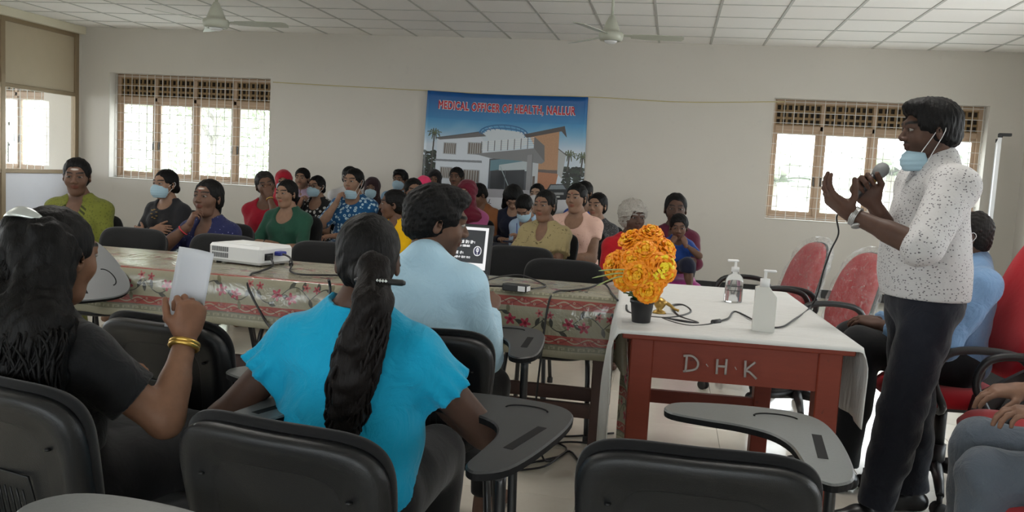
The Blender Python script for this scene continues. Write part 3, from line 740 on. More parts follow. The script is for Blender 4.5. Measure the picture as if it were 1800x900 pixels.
def student_chair(label, loc, rz, tablet=True, name='tablet_chair', group=None, tab_mat='tablet_grey', category='chair'):
    r = empty(name, loc, rz, label, category, group)
    W, H = .44, .37; zc = .63
    def warp(x, z, d):                                          # back leans, is hollow towards the sitter, top edge dips in the middle
        return (x, -.215-(z)*.22+d+.42*x*x, zc+z+(.10*x*x if z > .1 else 0))
    ol = rounded_back(W, W*.86, H)
    # shell seen from behind: flat rim, recessed panel, vent ribs
    vs, fs = plate(ol, [(.60, -.020), (.62, -.022), (.64, -.027), (.78, -.027), (.80, -.032), (.94, -.034), (.985, -.026), (1.0, -.012), (1.0, .002), (.97, .008)], warp)
    mb = MB(); mb.add(vs, fs, True); sh = mb.build('back_shell', MAT['shell_black'], r, recalc=True)
    vp = MB(); fr = [(-.085, -.10), (.085, -.10), (.075, .012), (-.075, .012)]
    pts = [warp(x, z, -.0235) for x, z in fr]; vp.tube(spline(pts, 1, True), .0026, 6, closed=True)
    for k in range(7): x = -.054+.018*k; vp.tube([warp(x, -.09, -.024), warp(x*.95, -.02, -.024)], .0018, 5)
    for sx in (-1, 1): vp.lathe([(.006, -.002), (.006, .002)], 8, warp(sx*.15, .085, -.030))
    vp.build('vent_panel', MAT['shell_black'], sh)['kind'] = 'stuff'
    vs, fs = plate(ol, [(.3, .046), (.55, .045), (.85, .040), (.96, .030), (1.005, .014), (.995, .004), (.9, .002)], lambda x, z, d: warp(x*1.012, z+.016, d))
    MB().add(vs, fs, True).build('back_cushion', MAT['seat_fabric'], r, recalc=True)
    so = [(x, y) for x, y in rounded_back(.46, .42, .44, p=3.6)]
    vs, fs = plate(so, [(.3, .035), (.6, .036), (.9, .028), (1.0, .006), (.98, -.012), (.7, -.022)], lambda x, y, d: (x, y+.02, .435+d-.25*max(0, y-.1)**1.5+.12*x*x))
    MB().add(vs, fs, True).build('seat', MAT['seat_fabric'], r, recalc=True)
    vs, fs = plate(so, [(.5, -.045), (.9, -.042), (.985, -.026), (.97, -.013)], lambda x, y, d: (x, y+.02, .435+d-.25*max(0, y-.1)**1.5+.12*x*x))
    MB().add(vs, fs, True).build('seat_pan', MAT['shell_black'], r, recalc=True)
    for sx in (-1, 1):
        f = MB(); f.tube(spline([(sx*.185, .12, .40), (sx*.205, .17, .36), (sx*.225, .22, .03)], 5), .0125, 8); l = f.build('leg', MAT['frame_black'], r)
        MB().lathe([(.017, 0), (.017, .03), (.013, .035)], 10, (sx*.226, .222, .0)).build('foot_cap', MAT['rubber'], l)
        f = MB(); f.tube(spline([(sx*.185, -.10, .40), (sx*.205, -.16, .36), (sx*.23, -.25, .03)], 5), .0125, 8); l = f.build('leg', MAT['frame_black'], r)
        MB().lathe([(.017, 0), (.017, .03), (.013, .035)], 10, (sx*.231, -.252, .0)).build('foot_cap', MAT['rubber'], l)
        f = MB(); f.tube(spline([(sx*.12, -.05, .395), (sx*.12, -.19, .40), (sx*.12, -.235, .45), (sx*.12, -.245, .56)], 5), .013, 8)
        f.build('back_bracket', MAT['frame_black'], r)
    f = MB(); f.box(-.2, .2, .10, .13, .385, .405); f.box(-.2, .2, -.12, -.09, .385, .405); f.box(-.012, .012, -.2, .15, .38, .40)
    f.build('seat_frame', MAT['frame_black'], r)
    if tablet:
        z = .71; out = [(p.x, p.y) for p in spline([(x, y, 0) for x, y in TABLET], 4, True)]; n = len(out); cx, cy = .2, .3
        tb = MB()
        def rg(s, zz): return [(cx+(x-cx)*1, cy+(y-cy)*1, zz) if s == 1 else (x, y, zz) for x, y in off(out, s)]
        def off(o, s):
            if s == 1: return o
            res = []
            for i in range(n):
                (x0, y0), (x1, y1), (xc, yc) = o[i-1], o[(i+1) % n], o[i]; dx, dy = x1-x0, y1-y0; L = math.hypot(dx, dy)+1e-9
                sgn = 1 if poly_area(o) > 0 else -1
                res.append((xc-sgn*dy/L*s*1., yc+sgn*dx/L*s*1.))
            return res
        def poly_area(o): return sum(o[i-1][0]*o[i][1]-o[i][0]*o[i-1][1] for i in range(n))/2
        top = [(x, y, z) for x, y in off(out, .004)]; mid = [(x, y, z-.004) for x, y in out]; low = [(x, y, z-.018) for x, y in off(out, .001)]
        vs = top+mid+low; fs = [tuple(range(n)), tuple(range(2*n, 3*n))[::-1]]; mi = [0, 1]
        for a in (0, 1):
            for i in range(n): fs.append((a*n+i, a*n+(i+1) % n, (a+1)*n+(i+1) % n, (a+1)*n+i)); mi.append(a)
        tb.v = vs; tb.f = fs; tb.s = [False]*len(fs); tb.m = mi
        to = tb.build('writing_tablet', [MAT[tab_mat], MAT['tablet_edge']], r, recalc=True)
        g = MB(); M = Matrix.Translation((.292, .235, z)) @ Matrix.Rotation(-.10, 4, 'Z')
        g.box(-.011, .011, -.08, .10, -.003, .0006, M=M); g.build('pencil_groove', MAT['tablet_edge'], to)
        g = MB(); g.tube([(.225+.052*math.cos(a), .452+.03*math.sin(a), z+.0003) for a in np.linspace(.1, 3.3, 16)], .0026, 5); g.build('cup_ring', MAT['tablet_edge'], to)
        g = MB()
        g.tube(spline([(.20, .09, .395), (.27, .09, .39), (.292, .10, .42), (.292, .10, .69)], 5), .0115, 8)
        g.tube(spline([(.20, .0, .395), (.28, .02, .36), (.30, .08, .34), (.30, .18, .38), (.292, .19, .45), (.285, .19, .69)], 5), .0105, 8)
        g.box(.262, .312, .04, .25, .683, .692); g.build('tablet_arm', MAT['frame_black'], r)
    return r

# ---- tables
def drape(x0, x1, y0, y1, z, drops, n=.03, seed=0, amp=.012, flare=.16):
    """cloth over a rectangular top. drops = left, right, front, back overhang. returns mesh with UV in metres"""
    l, r_, f, b = drops; rs = np.random.RandomState(seed)
    def axis(a, c, lo, hi):
        xs = []
        if lo > 0: xs += list(np.linspace(-lo, -.012, max(2, int(lo/n)+1)))
        xs += list(np.linspace(0, c-a, max(2, int((c-a)/(n*1.6))+1)))
        if hi > 0: xs += list(c-a+np.linspace(.012, hi, max(2, int(hi/n)+1)))
        return np.array(xs)
    U = axis(x0, x1, l, r_); Vv = axis(y0, y1, f, b); W = x1-x0; D = y1-y0
    ph = rs.uniform(0, 6.28, 6); V = []; UV = []
    for v in Vv:
        for u in U:
            du = max(-u, u-W, 0); dv = max(-v, v-D, 0); sx = -1 if u < 0 else 1; sy = -1 if v < 0 else 1
            cu = min(max(u, 0), W); cv = min(max(v, 0), D)
            d = math.hypot(du, dv) if (du > 0 and dv > 0) else du+dv
            ox = oy = 0.
            if d > 0:
                k = min(1, d/.08); s = cu+cv
                rip = amp*k*(math.sin(s*17+ph[0])+.6*math.sin(s*31+ph[1]+d*3)+.5*math.sin(s*7+ph[2]))
                base = .012+.02*k+max(rip, -.6*amp)*min(1, d/.2)
                if du > 0 and dv > 0:
                    t = math.atan2(dv, du); e = base+flare*d*math.sin(2*t)
                    ox = sx*e*math.cos(t); oy = sy*e*math.sin(t)
                elif du > 0: ox = sx*base
                else: oy = sy*base
            zz = z-max(0, d-.012)*1.0 if d > 0 else z
            if d == 0: zz = z+.0028*(math.sin(u*9+ph[3]+2*math.sin(v*6))+math.sin(v*14+ph[4]+1.5*math.sin(u*4)))*.5+.0015
            V.append((x0+cu+ox, y0+cv+oy, zz)); UV.append((u, v))
    m = len(U); Q = [(j*m+i, j*m+i+1, (j+1)*m+i+1, (j+1)*m+i) for j in range(len(Vv)-1) for i in range(m-1)]
    return np.array(V), np.array(Q), np.array(UV), U, Vv

def cloth_obj(name, V, Q, uv, mat, thick=.002):
    me = np_mesh(name, V, Q, True); L = me.uv_layers.new(name='UVMap')
    li = np.empty(len(me.loops), np.int32); me.loops.foreach_get('vertex_index', li); L.data.foreach_set('uv', uv[li].astype(np.float32).ravel())
    o = link(name, me, MAT[mat]); md = o.modifiers.new('thickness', 'SOLIDIFY'); md.thickness = thick; md.offset = 1; return o

def plain_table(label, cx, cy, w, d, h, rz, mat, leg=.055, apron=.12, shelf=True, name='table', group=None, inset=.03):
    r = empty(name, (cx, cy, 0), rz, label, 'table', group)
    MB().box(-w/2, w/2, -d/2, d/2, h-.028, h, b=.004).build('tabletop', MAT[mat], r)
    a = w/2-inset; c = d/2-inset
    for sx in (-1, 1):
        for sy in (-1, 1):
            x, y = sx*(a-leg/2), sy*(c-leg/2); MB().box(x-leg/2, x+leg/2, y-leg/2, y+leg/2, 0, h-.028, b=.004).build('leg', MAT[mat], r)
    for sy in (-1, 1): MB().box(-a+leg, a-leg, sy*(c-.02)-.011, sy*(c-.02)+.011, h-.028-apron, h-.028).build('apron', MAT[mat], r)
    for sx in (-1, 1): MB().box(sx*(a-.02)-.011, sx*(a-.02)+.011, -c+leg, c-leg, h-.028-apron, h-.028).build('apron', MAT[mat], r)
    if shelf:
        for sy in ((1,) if shelf == 1 else (-1, 1)): MB().box(-a+leg, a-leg, sy*(c-leg/2)-.014, sy*(c-leg/2)+.014, .24, .30).build('stretcher', MAT[mat], r)
    return r

def build_tables():
    # teacher's table, red-brown, narrow end towards the camera
    rz = math.radians(3); cx, cy, h = .205, 3.42, .79
    r = plain_table('red-brown wooden table with white painted letters on its apron under white cloth', cx, cy, .73, 1.30, h, rz, 'table_red', leg=.075, apron=.13, shelf=1)
    # painted letters on the front apron (local y = -0.6)
    lt = MB(); fy = -.6415; zt = h-.028
    def stroke(pts, x, zc, s, w=.0040):
        P = spline([(x+a*s, fy-.0006, zc+b*s) for a, b in pts], 4)
        lt.tube(P, w, 6)
    s = .052; zc = zt-.068; X = -.155
    stroke([(0, -.5), (.02, .5)], X, zc, s); stroke([(-.2, .48), (.35, .5), (.72, .15), (.6, -.3), (-.15, -.5)], X, zc, s)
    stroke([(.0, -.02), (.05, .02)], X+.066, zc, s, .006)
    x = X+.098; stroke([(0, .45), (.02, -.5)], x, zc, s); stroke([(.55, .5), (.55, -.5)], x, zc, s); stroke([(0, .0), (.55, .02)], x, zc, s)
    stroke([(.0, -.05), (.05, -.02)], x+.058, zc, s, .006)
    x = x+.088; stroke([(0, .5), (.05, -.55)], x, zc, s); stroke([(.6, .45), (.06, -.1), (.3, -.2), (.75, -.6)], x, zc, s)
    lm = lt.mesh('painted_letters')
    for v in lm.vertices: v.co.y = fy+.0008+(v.co.y-fy)*.12
    link('painted_letters', lm, MAT['paint_white'], r)
    V, Q, uv, U, Vv = drape(-.368, .368, -.655, .655, h+.002, (.42, .27, .022, .05), seed=4, amp=.014, flare=.07)
    # the cloth hangs long at the near corners only: shorten the side drops away from them
    k = 0
    M = np.array([[math.cos(rz), -math.sin(rz)], [math.sin(rz), math.cos(rz)]])
    V[:, :2] = V[:, :2]@M.T+(cx, cy)
    o = cloth_obj('white_tablecloth', V, Q, uv, 'white_cloth'); tag(o, 'plain white tablecloth spread over the red-brown wooden table', 'tablecloth')
    # two narrow tables under printed oilcloth
    h = .775
    plain_table('dark brown narrow table under oilcloth beside red-brown table', -.70, 3.745, 1.02, .40, h, 0, 'table_brown', leg=.06, shelf=2)
    plain_table('dark brown table under oilcloth holding the projector', -2.45, 3.60, 2.30, .62, h, 0, 'table_brown', leg=.06, shelf=2)
    def oil(x0, x1, y0, y1, drops, seed, label, du=0.):
        V, Q, uv, U, Vv = drape(x0, x1, y0, y1, h+.003, drops, seed=seed, amp=.010)
        v = uv[:, 1]+drops[2]; v = np.where(v > .28, .30+((v-.28) % .66), v)
        # end hanging: border runs along the end as well
        u2 = np.stack([uv[:, 0]+du, v], 1)
        e = uv[:, 0] > (x1-x0); d = (x1-x0)+drops[1]-uv[:, 0]
        u2[e] = np.stack([uv[e, 1], d[e]], 1)
        o = cloth_obj('oilcloth', V, Q, u2, 'oilcloth', .0015); tag(o, label, 'tablecloth'); return o
    oil(-1.215, -.185, 3.535, 3.955, (.0, .62, .275, .10), 7, 'flower printed oilcloth on the narrow table next to white tablecloth')
    oil(-3.60, -1.285, 3.28, 3.92, (.05, .0, .215, .10), 8, 'flower printed oilcloth under the white projector', .3)

# ---- office chairs
def office_chair(label, loc, rz, high=False, wrapped=False, name='office_chair', bw=.46, bh=.50, bz=.80, lean=.18, side_panel=False):
    r = empty(name, loc, rz, label, 'chair')
    ol = rounded_back(bw*.86, bw, bh, p=2.7)
    def warp(x, z, d): return (x, -.23-(z+bh/2)*lean+d+.5*x*x, bz+z)
    vs, fs = plate(ol, [(.3, .052), (.6, .05), (.88, .042), (.98, .022), (1., .0), (.97, -.012)], warp)
    MB().add(vs, fs, True).build('backrest', MAT['red_fabric'], r, recalc=True)
    vs, fs = plate(ol, [(.5, -.040), (.9, -.036), (1.012, -.016), (1.015, -.004), (.96, -.002)], warp)
    MB().add(vs, fs, True).build('back_shell', MAT['office_black'], r, recalc=True)
    so = rounded_back(.48, .46, .47, p=3.2)
    vs, fs = plate(so, [(.3, .045), (.6, .045), (.9, .036), (1., .012), (.98, -.02), (.6, -.03)], lambda x, y, d: (x, y+.02, .45+d-.3*max(0, y-.12)**1.5))
    MB().add(vs, fs, True).build('seat', MAT['red_fabric'], r, recalc=True)
    f = MB(); f.tube(spline([(0, .0, .41), (0, -.2, .40), (0, -.30, .46), (0, -.29-.05*lean, bz-.12)], 5), .024, 8); f.box(-.1, .1, -.1, .12, .385, .42); f.build('back_post', MAT['office_black'], r)
    for sx in (-1, 1):
        f = MB(); f.tube(spline([(sx*.20, .10, .41), (sx*.27, .12, .45), (sx*.285, .17, .56), (sx*.285, .13, .66), (sx*.285, 0, .685), (sx*.285, -.16, .66), (sx*.28, -.2, .56), (sx*.27, -.10, .45), (sx*.20, -.06, .41)], 5), .0165, 8)
        f.build('armrest', MAT['office_black'], r)
    f = MB(); f.tube([(0, 0, .40), (0, 0, .22)], .025, 10); f.tube([(0, 0, .22), (0, 0, .10)], .034, 10); f.build('gas_column', MAT['office_black'], r)
    for k in range(5):
        a = .3+2*math.pi*k/5; c, s = math.cos(a), math.sin(a); g = MB(); g.tube([(c*.03, s*.03, .125), (c*.17, s*.17, .115), (c*.29, s*.29, .085)], [.027, .022, .016], 8); b = g.build('base_spoke', MAT['office_black'], r)
        w = MB(); Mx = Matrix.Translation((c*.295, s*.295, .03)) @ Matrix.Rotation(a+.6, 4, 'Z') @ Matrix.Rotation(math.pi/2, 4, 'Y')
        for o_ in (-.016, .016): w.lathe([(.012, -.008), (.028, -.007), (.03, 0), (.028, .007), (.012, .008)], 14, (0, 0, o_), M=Mx)
        w.tube([(c*.29, s*.29, .085), (c*.29, s*.29, .05)], .011, 6); w.build('caster', MAT['rubber'], b)
    if side_panel:                            # black plastic wings joining seat and back
        for sx in (-1, 1):
            q = MB(); q.prism([(-.46, .70), (-.40, .46), (-.30, .41), (.02, .40), (.0, .50), (-.16, .60), (-.30, .68)], -.012, .012, M=Matrix.Translation((sx*.262, 0, 0)) @ Matrix(((0, 0, 1, 0), (1, 0, 0, 0), (0, 1, 0, 0), (0, 0, 0, 1)))); q.build('side_wing', MAT['office_black'], r, recalc=True)
    if wrapped:
        R_ = [(.3, .068), (.6, .066), (.9, .056), (1.04, .03), (1.07, .0), (1.05, -.03), (.9, -.052), (.4, -.056)]
        vs, fs = plate(ol, R_, lambda x, z, d: warp(x, z*1.05+.01, d+.010*math.sin(x*33+z*21)*math.sin(z*47)))
        MB().add(vs, fs, True).build('plastic_wrap', MAT['clear_plastic'], r, recalc=True)
    return r
# ---------------------------------------------------------------- chairs in place
def build_chairs():
    R = math.radians
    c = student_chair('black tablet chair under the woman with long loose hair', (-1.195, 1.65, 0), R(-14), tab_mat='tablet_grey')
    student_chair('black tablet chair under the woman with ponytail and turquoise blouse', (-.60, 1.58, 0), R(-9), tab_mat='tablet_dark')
    student_chair('empty black tablet chair standing before red-brown table', (.075, 1.70, 0), R(1))
    student_chair('black tablet chair whose grey board alone shows, bottom left corner', (-1.02, .72, 0), R(-12))
    student_chair('empty black tablet chair behind the hand waving a paper', (-1.33, 2.36, 0), R(-8))
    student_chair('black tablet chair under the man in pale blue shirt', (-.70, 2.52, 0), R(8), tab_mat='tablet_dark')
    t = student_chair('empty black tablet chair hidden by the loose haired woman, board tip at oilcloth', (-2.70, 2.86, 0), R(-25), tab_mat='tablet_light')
    for o in t.children:                     # its board is folded part way up
        if o.name.startswith('writing_tablet'): o.matrix_local = Matrix.Translation((.29, 0, .71)) @ Matrix.Rotation(R(34), 4, 'Y') @ Matrix.Translation((-.29, 0, -.71))
    # audience side: empty chairs facing the tables
    for lb, x, y, a in (('empty black chair across the table from the green kurta woman', -3.06, 4.24, 180), ('empty black chair in front of navy blouse woman', -2.50, 4.24, 177), ('empty black chair in front of the dark green dress woman', -1.86, 4.26, 182),
                        ('empty black chair in front of the khaki ruffled top woman', -.87, 4.86, 184), ('empty black chair nearest to marigold pot, behind the oilcloth table', -.54, 4.24, 178)):
        student_chair(lb, (x, y, 0), R(a), tablet=False, name='visitor_chair', group='empty chairs behind the tables')
    office_chair('red office chair in clear wrap, the one farther from the speaker', (.56, 5.42, 0), R(106), wrapped=True, bz=.70, lean=.28)
    office_chair('red office chair in clear wrap directly behind standing speaker elbow', (.77, 4.93, 0), R(106), wrapped=True, bz=.69, lean=.28)
    office_chair('high-backed red office chair holding the seated man with glasses', (1.20, 3.86, 0), R(97), bh=.66, bz=.86, bw=.50, lean=.30, side_panel=True)
    office_chair('red office chair under the person in grey jeans', (1.16, 2.40, 0), R(88))
    office_chair('red office chair behind grey jeans knees, its near armrest at picture edge', (1.33, 3.22, 0), R(80))

def prop_materials():
    plain('fan_paint', srgb(178, 180, 166), .35, var=.03); plain('projector_white', (.70, .70, .70), .35, var=.02); plain('vent_grey', (.16, .16, .165), .6)
    plain('plug_blue', (.02, .03, .22), .4); plain('cable_black', (.012, .012, .013), .45); plain('label_white', (.75, .75, .76), .5, var=.02)
    plain('pot_black', (.018, .019, .022), .4); plain('soil', (.05, .035, .025), .9)
    plain('petal_orange', (1.0, .29, .002), .55, var=.18); plain('petal_amber', (1.0, .46, .006), .55, var=.15); plain('petal_yellow', (1.0, .72, .02), .55, var=.15)
    plain('leaf_green', (.06, .16, .035), .45, var=.2); plain('stem_pale', (.36, .42, .16), .5)
    plain('string_yellow', (.55, .46, .20), .8); plain('brass', (.42, .26, .07), .35, .8, bump=.3, bs=90); plain('paper', (.62, .63, .67), .8, var=.02)
    plain('watch_steel', (.42, .42, .42), .3, .7); plain('gold', (.62, .40, .10), .35, .9); plain('clip_silver', (.55, .58, .56), .35, .6, bump=.3, bs=60)
    plain('board_white', (.74, .75, .76), .3, var=.02); plain('alu', (.50, .50, .50), .35, .7); plain('pink_board', (.55, .16, .15), .45)
    t = NT('gel_clear'); t.set((.90, .92, .92), .06, 0, .5, trans=.82, ior=1.2)
    t = NT('bottle_frosted'); t.set((.80, .79, .74), .35, 0, .5, trans=.35, ior=1.3)
    for nm, fn, rough in (('banner_print', banner_image, .38), ('screen_print', screen_image, .2)):
        t = NT(nm); im = t.new('ShaderNodeTexImage'); im.image = fn(); uv = t.new('ShaderNodeUVMap'); t.l(uv.outputs[0], im.inputs[0])
        if nm == 'screen_print':
            t.l(im.outputs[0], t.b.inputs['Emission Color']); t.b.inputs['Emission Strength'].default_value = .42; t.set((.01, .01, .01), rough)
        else:
            t.set(im.outputs[0], rough, 0, .45); t.bump(t.noise(t.coord((1, 1, .3)), 4, 3, .5, 1.), .25, .03)
    plain('letter_red', srgb(190, 30, 48), .5, var=.03); plain('letter_edge', (.72, .70, .70), .5, var=.02)

def to_image(name, img):
    H, W = img.shape[:2]; im = bpy.data.images.new(name, W, H); px = np.ones((H, W, 4), np.float32)
    px[..., :3] = np.clip(img, 0, 1)[::-1]; im.pixels.foreach_set(px.ravel()); im.pack(); return im
class Canvas:                                # colours are 0-255 sRGB, y runs down
    def __init__(s, W, H): s.W, s.H = W, H; s.y, s.x = np.mgrid[0:H, 0:W].astype(np.float32); s.a = np.zeros((H, W, 3), np.float32)
    def poly(s, pts, col, grain=0.):
        y, x = s.y, s.x; ins = np.zeros(x.shape, bool); n = len(pts)
        for i in range(n):
            (x0, y0), (x1, y1) = pts[i-1], pts[i]
            if y0 == y1: continue
            c = ((y0 <= y) & (y < y1)) | ((y1 <= y) & (y < y0)); ins ^= c & (x < (x1-x0)*(y-y0)/(y1-y0)+x0)
        s.a[ins] = np.array(col, np.float32)/255
        if grain: s.a[ins] *= 1+grain*np.random.RandomState(len(pts)).uniform(-1, 1, (int(ins.sum()), 1)).astype(np.float32)
    def line(s, pts, w, col):
        for (x0, y0), (x1, y1) in zip(pts[:-1], pts[1:]):
            dx, dy = x1-x0, y1-y0; L2 = dx*dx+dy*dy+1e-6; t = np.clip(((s.x-x0)*dx+(s.y-y0)*dy)/L2, 0, 1)
            s.a[np.hypot(s.x-x0-t*dx, s.y-y0-t*dy) < w/2] = np.array(col, np.float32)/255
    def disc(s, cx, cy, rx, ry, col, inner=0.):
        d = np.hypot((s.x-cx)/rx, (s.y-cy)/ry); s.a[(d < 1) & (d >= inner)] = np.array(col, np.float32)/255

def banner_image():
    c = Canvas(1000, 715); y = c.y/330; rs = np.random.RandomState(8)
    def lerp(a, b, t): return np.array(a)/255*(1-t)+np.array(b)/255*t
    t = np.clip(y, 0, 1)[..., None]; c.a[:] = lerp((6, 78, 146), (56, 136, 188), np.clip(t*1.7, 0, 1)); c.a[:] = np.where(t > .5, lerp((56, 136, 188), (196, 208, 220), np.clip((t-.5)*2, 0, 1)), c.a)
    cl = sum(np.sin(c.x*k1+c.y*k2+p)*a for k1, k2, p, a in ((.011, .02, 1, .5), (.023, -.03, 2, .3), (.05, .06, 4, .2)))
    w = np.clip(cl*.35*np.clip(y-.35, 0, .6)*1.6, 0, .4)[..., None]; c.a[:] = c.a*(1-w)+w*.86
    # trees
    for (x0, x1, y0) in ((0, 92, 372), (872, 1000, 430)):
        for k in range(260):
            cx = rs.uniform(x0, x1); cy = rs.uniform(y0, 600); g = rs.uniform(22, 62); c.disc(cx, cy, rs.uniform(6, 16), rs.uniform(4, 11), (g*.8, g, g*.75))
    for (bx, by, h) in ((62, 262, 260), (905, 356, 90), (985, 366, 100)):
        c.line([(bx, by), (bx-8, by+h)], 9, (70, 66, 60))
        for k in range(11):
            a = k/10*math.pi*2; c.line([(bx, by), (bx+26*math.cos(a), by-12+26*math.sin(a)*.8), (bx+44*math.cos(a), by+46*abs(math.sin(a))-10)], 5, (58+k*3, 66+k*3, 60))
    wall = (206, 212, 220); shade = (168, 174, 184)
    c.poly([(84, 292), (372, 236), (418, 372), (410, 620), (82, 592)], wall); c.poly([(330, 240), (640, 225), (640, 300), (418, 400), (390, 300)], (196, 206, 214))
    c.poly([(72, 288), (352, 232), (388, 258), (98, 298)], (96, 92, 92)); c.line([(72, 288), (352, 232)], 4, (60, 60, 62))
    c.poly([(378, 235), (400, 205), (640, 225), (650, 300), (420, 310)], (200, 208, 214))
    for k in range(13):
        a0 = math.pi*(1-k/12); x0 = 495-150*math.cos(math.pi-a0)*-1 if False else 495+150*math.cos(a0); y0 = 236-54*math.sin(a0)
        x1 = 495+132*math.cos(a0-.12); y1 = 250-36*math.sin(a0-.12); c.line([(x0, y0), (x1, y1)], 4, (38, 104, 150))
    for rr, q in ((150, 54), (132, 34)): c.line([(495+rr*math.cos(a), 238-q*math.sin(a)) for a in np.linspace(math.pi, 0, 26)], 7, (34, 96, 146))
    c.poly([(76, 420), (370, 410), (372, 424), (76, 432)], (120, 124, 130))
    for (x0, y0, x1, y1) in ((130, 318, 202, 380), (282, 306, 366, 372), (118, 470, 186, 532), (262, 476, 358, 548)):
        c.poly([(x0-5, y0-5), (x1+5, y0-7), (x1+5, y1+5), (x0-5, y1+5)], (156, 160, 166)); c.poly([(x0, y0), (x1, y0-2), (x1, y1), (x0, y1)], (110, 100, 92))
        for k in range(1, 6): xx = x0+(x1-x0)*k/6; c.line([(xx, y0), (xx, y1)], 5, (176, 176, 174))
    # tower, right wing
    c.poly([(660, 250), (838, 190), (838, 452), (722, 452), (722, 360)], (176, 132, 96), .12); c.poly([(722, 452), (848, 448), (828, 560), (722, 592)], (170, 112, 76), .12)
    c.poly([(622, 236), (868, 178), (884, 248), (850, 210), (640, 256)], (74, 66, 64)); c.poly([(690, 446), (850, 448), (866, 470), (700, 462)], (98, 84, 78))
    c.poly([(838, 320), (884, 356), (866, 500), (838, 470)], (170, 172, 172)); c.line([(838, 318), (890, 356)], 5, (80, 76, 74))
    c.poly([(685, 410), (722, 405), (722, 590), (685, 600)], (188, 192, 196)); c.poly([(690, 490), (705, 488), (705, 545), (690, 548)], (100, 90, 84))
    # entrance and balcony
    c.poly([(418, 396), (656, 360), (656, 590), (418, 590)], (70, 74, 80)); c.poly([(425, 404), (650, 370), (650, 430), (425, 470)], (92, 128, 140))
    c.poly([(480, 430), (655, 395), (655, 460), (480, 464)], (176, 186, 190)); c.poly([(432, 470), (640, 452), (640, 590), (432, 590)], (40, 43, 48))
    c.line([(488, 440), (560, 590)], 5, (150, 164, 168)); c.line([(520, 460), (520, 590)], 4, (96, 104, 108))
    c.poly([(318, 370), (690, 318), (758, 398), (740, 412), (600, 398), (425, 392)], (122, 122, 124)); c.poly([(690, 318), (758, 398), (752, 300), (690, 250)], (104, 102, 102))
    for k in range(5): c.line([(362, 296+k*12), (690, 254+k*13)], 5, (214, 218, 220))
    for k in range(9): xx = 362+k*41; c.line([(xx, 294-k*5), (xx, 352-k*4.5)], 6, (96, 98, 102))
    c.poly([(652, 362), (684, 356), (684, 600), (652, 604)], (140, 140, 142)); c.line([(684, 356), (684, 600)], 5, (104, 104, 106))
    # forecourt, car
    c.poly([(0, 590), (1000, 570), (1000, 715), (0, 715)], (162, 160, 166)); c.poly([(0, 604), (180, 596), (205, 612), (0, 622)], (118, 122, 84)); c.poly([(0, 640), (1000, 625), (1000, 715), (0, 715)], (208, 208, 214))
    c.poly([(800, 534), (880, 530), (908, 560), (920, 600), (912, 625), (780, 632), (772, 584)], (42, 44, 48)); c.poly([(804, 540), (876, 536), (896, 562), (792, 566)], (120, 130, 136))
    c.disc(784, 620, 10, 15, (20, 20, 22)); c.disc(906, 612, 10, 15, (20, 20, 22)); c.poly([(800, 586), (884, 582), (884, 596), (800, 600)], (150, 152, 154)); c.poly([(826, 606), (862, 604), (862, 614), (826, 616)], (190, 190, 190))
    # script letters on the pale strip
    for ox, kind in ((372, 'a'), (410, 'u')):
        if kind == 'a': c.line([(ox+26, 650), (ox+10, 646), (ox, 664), (ox+8, 678), (ox+22, 668), (ox+28, 648), (ox+25, 670), (ox+36, 674)], 4, (96, 96, 104))
        else: c.line([(ox, 648), (ox-5, 672), (ox+8, 678), (ox+20, 664), (ox+26, 646), (ox+22, 670), (ox+34, 673)], 4, (96, 96, 104))
    return to_image('banner_print', c.a)

def screen_image():
    c = Canvas(520, 320); c.a[:] = .93; c.poly([(22, 22), (498, 22), (498, 270), (22, 270)], (44, 46, 50)); rs = np.random.RandomState(5)
    def words(x0, x1, yy, h, wgt):
        x = x0
        while x < x1:
            n = rs.randint(3, 9)
            for k in range(n):
                if x > x1: break
                w = h*rs.uniform(.4, .7); t = rs.randint(4)
                if t == 0: c.line([(x, yy+h), (x, yy), (x+w*.7, yy+h*.5)], wgt, (232, 232, 232))
                elif t == 1: c.line([(x, yy+h*.2), (x+w*.7, yy+h*.2), (x+w*.5, yy+h), (x, yy+h)], wgt, (232, 232, 232))
                elif t == 2: c.disc(x+w*.35, yy+h*.6, w*.4, h*.42, (232, 232, 232), .5)
                else: c.line([(x, yy), (x, yy+h), (x+w*.6, yy+h), (x+w*.6, yy)], wgt, (232, 232, 232))
                x += w
            x += h*.6
    words(200, 300, 48, 13, 4); words(120, 420, 102, 20, 5); words(110, 380, 136, 14, 4); words(120, 350, 186, 20, 5); words(110, 390, 222, 14, 4)
    c.disc(446, 178, 32, 38, (232, 232, 232)); c.disc(446, 178, 26, 31, (50, 50, 80)); c.line([(446, 152), (446, 204)], 6, (232, 232, 232)); c.disc(446, 170, 12, 16, (232, 232, 232), .55)
    return to_image('screen_print', c.a)

def ruled(name, fn, nu, nv, mat, parent=None, uvf=None, smooth=True, thick=0.):
    """grid surface fn(u,v)"""
    V = np.array([fn(i/nu, j/nv) for j in range(nv+1) for i in range(nu+1)]); Q = np.array([(j*(nu+1)+i, j*(nu+1)+i+1, (j+1)*(nu+1)+i+1, (j+1)*(nu+1)+i) for j in range(nv) for i in range(nu)])
    me = np_mesh(name, V, Q, smooth); L = me.uv_layers.new(name='UVMap'); li = np.empty(len(me.loops), np.int32); me.loops.foreach_get('vertex_index', li)
    uv = np.array([(i/nu, j/nv) for j in range(nv+1) for i in range(nu+1)], np.float32); L.data.foreach_set('uv', uv[li].ravel())
    o = link(name, me, MAT[mat], parent)
    if thick: md = o.modifiers.new('thickness', 'SOLIDIFY'); md.thickness = thick; md.offset = 0
    return o

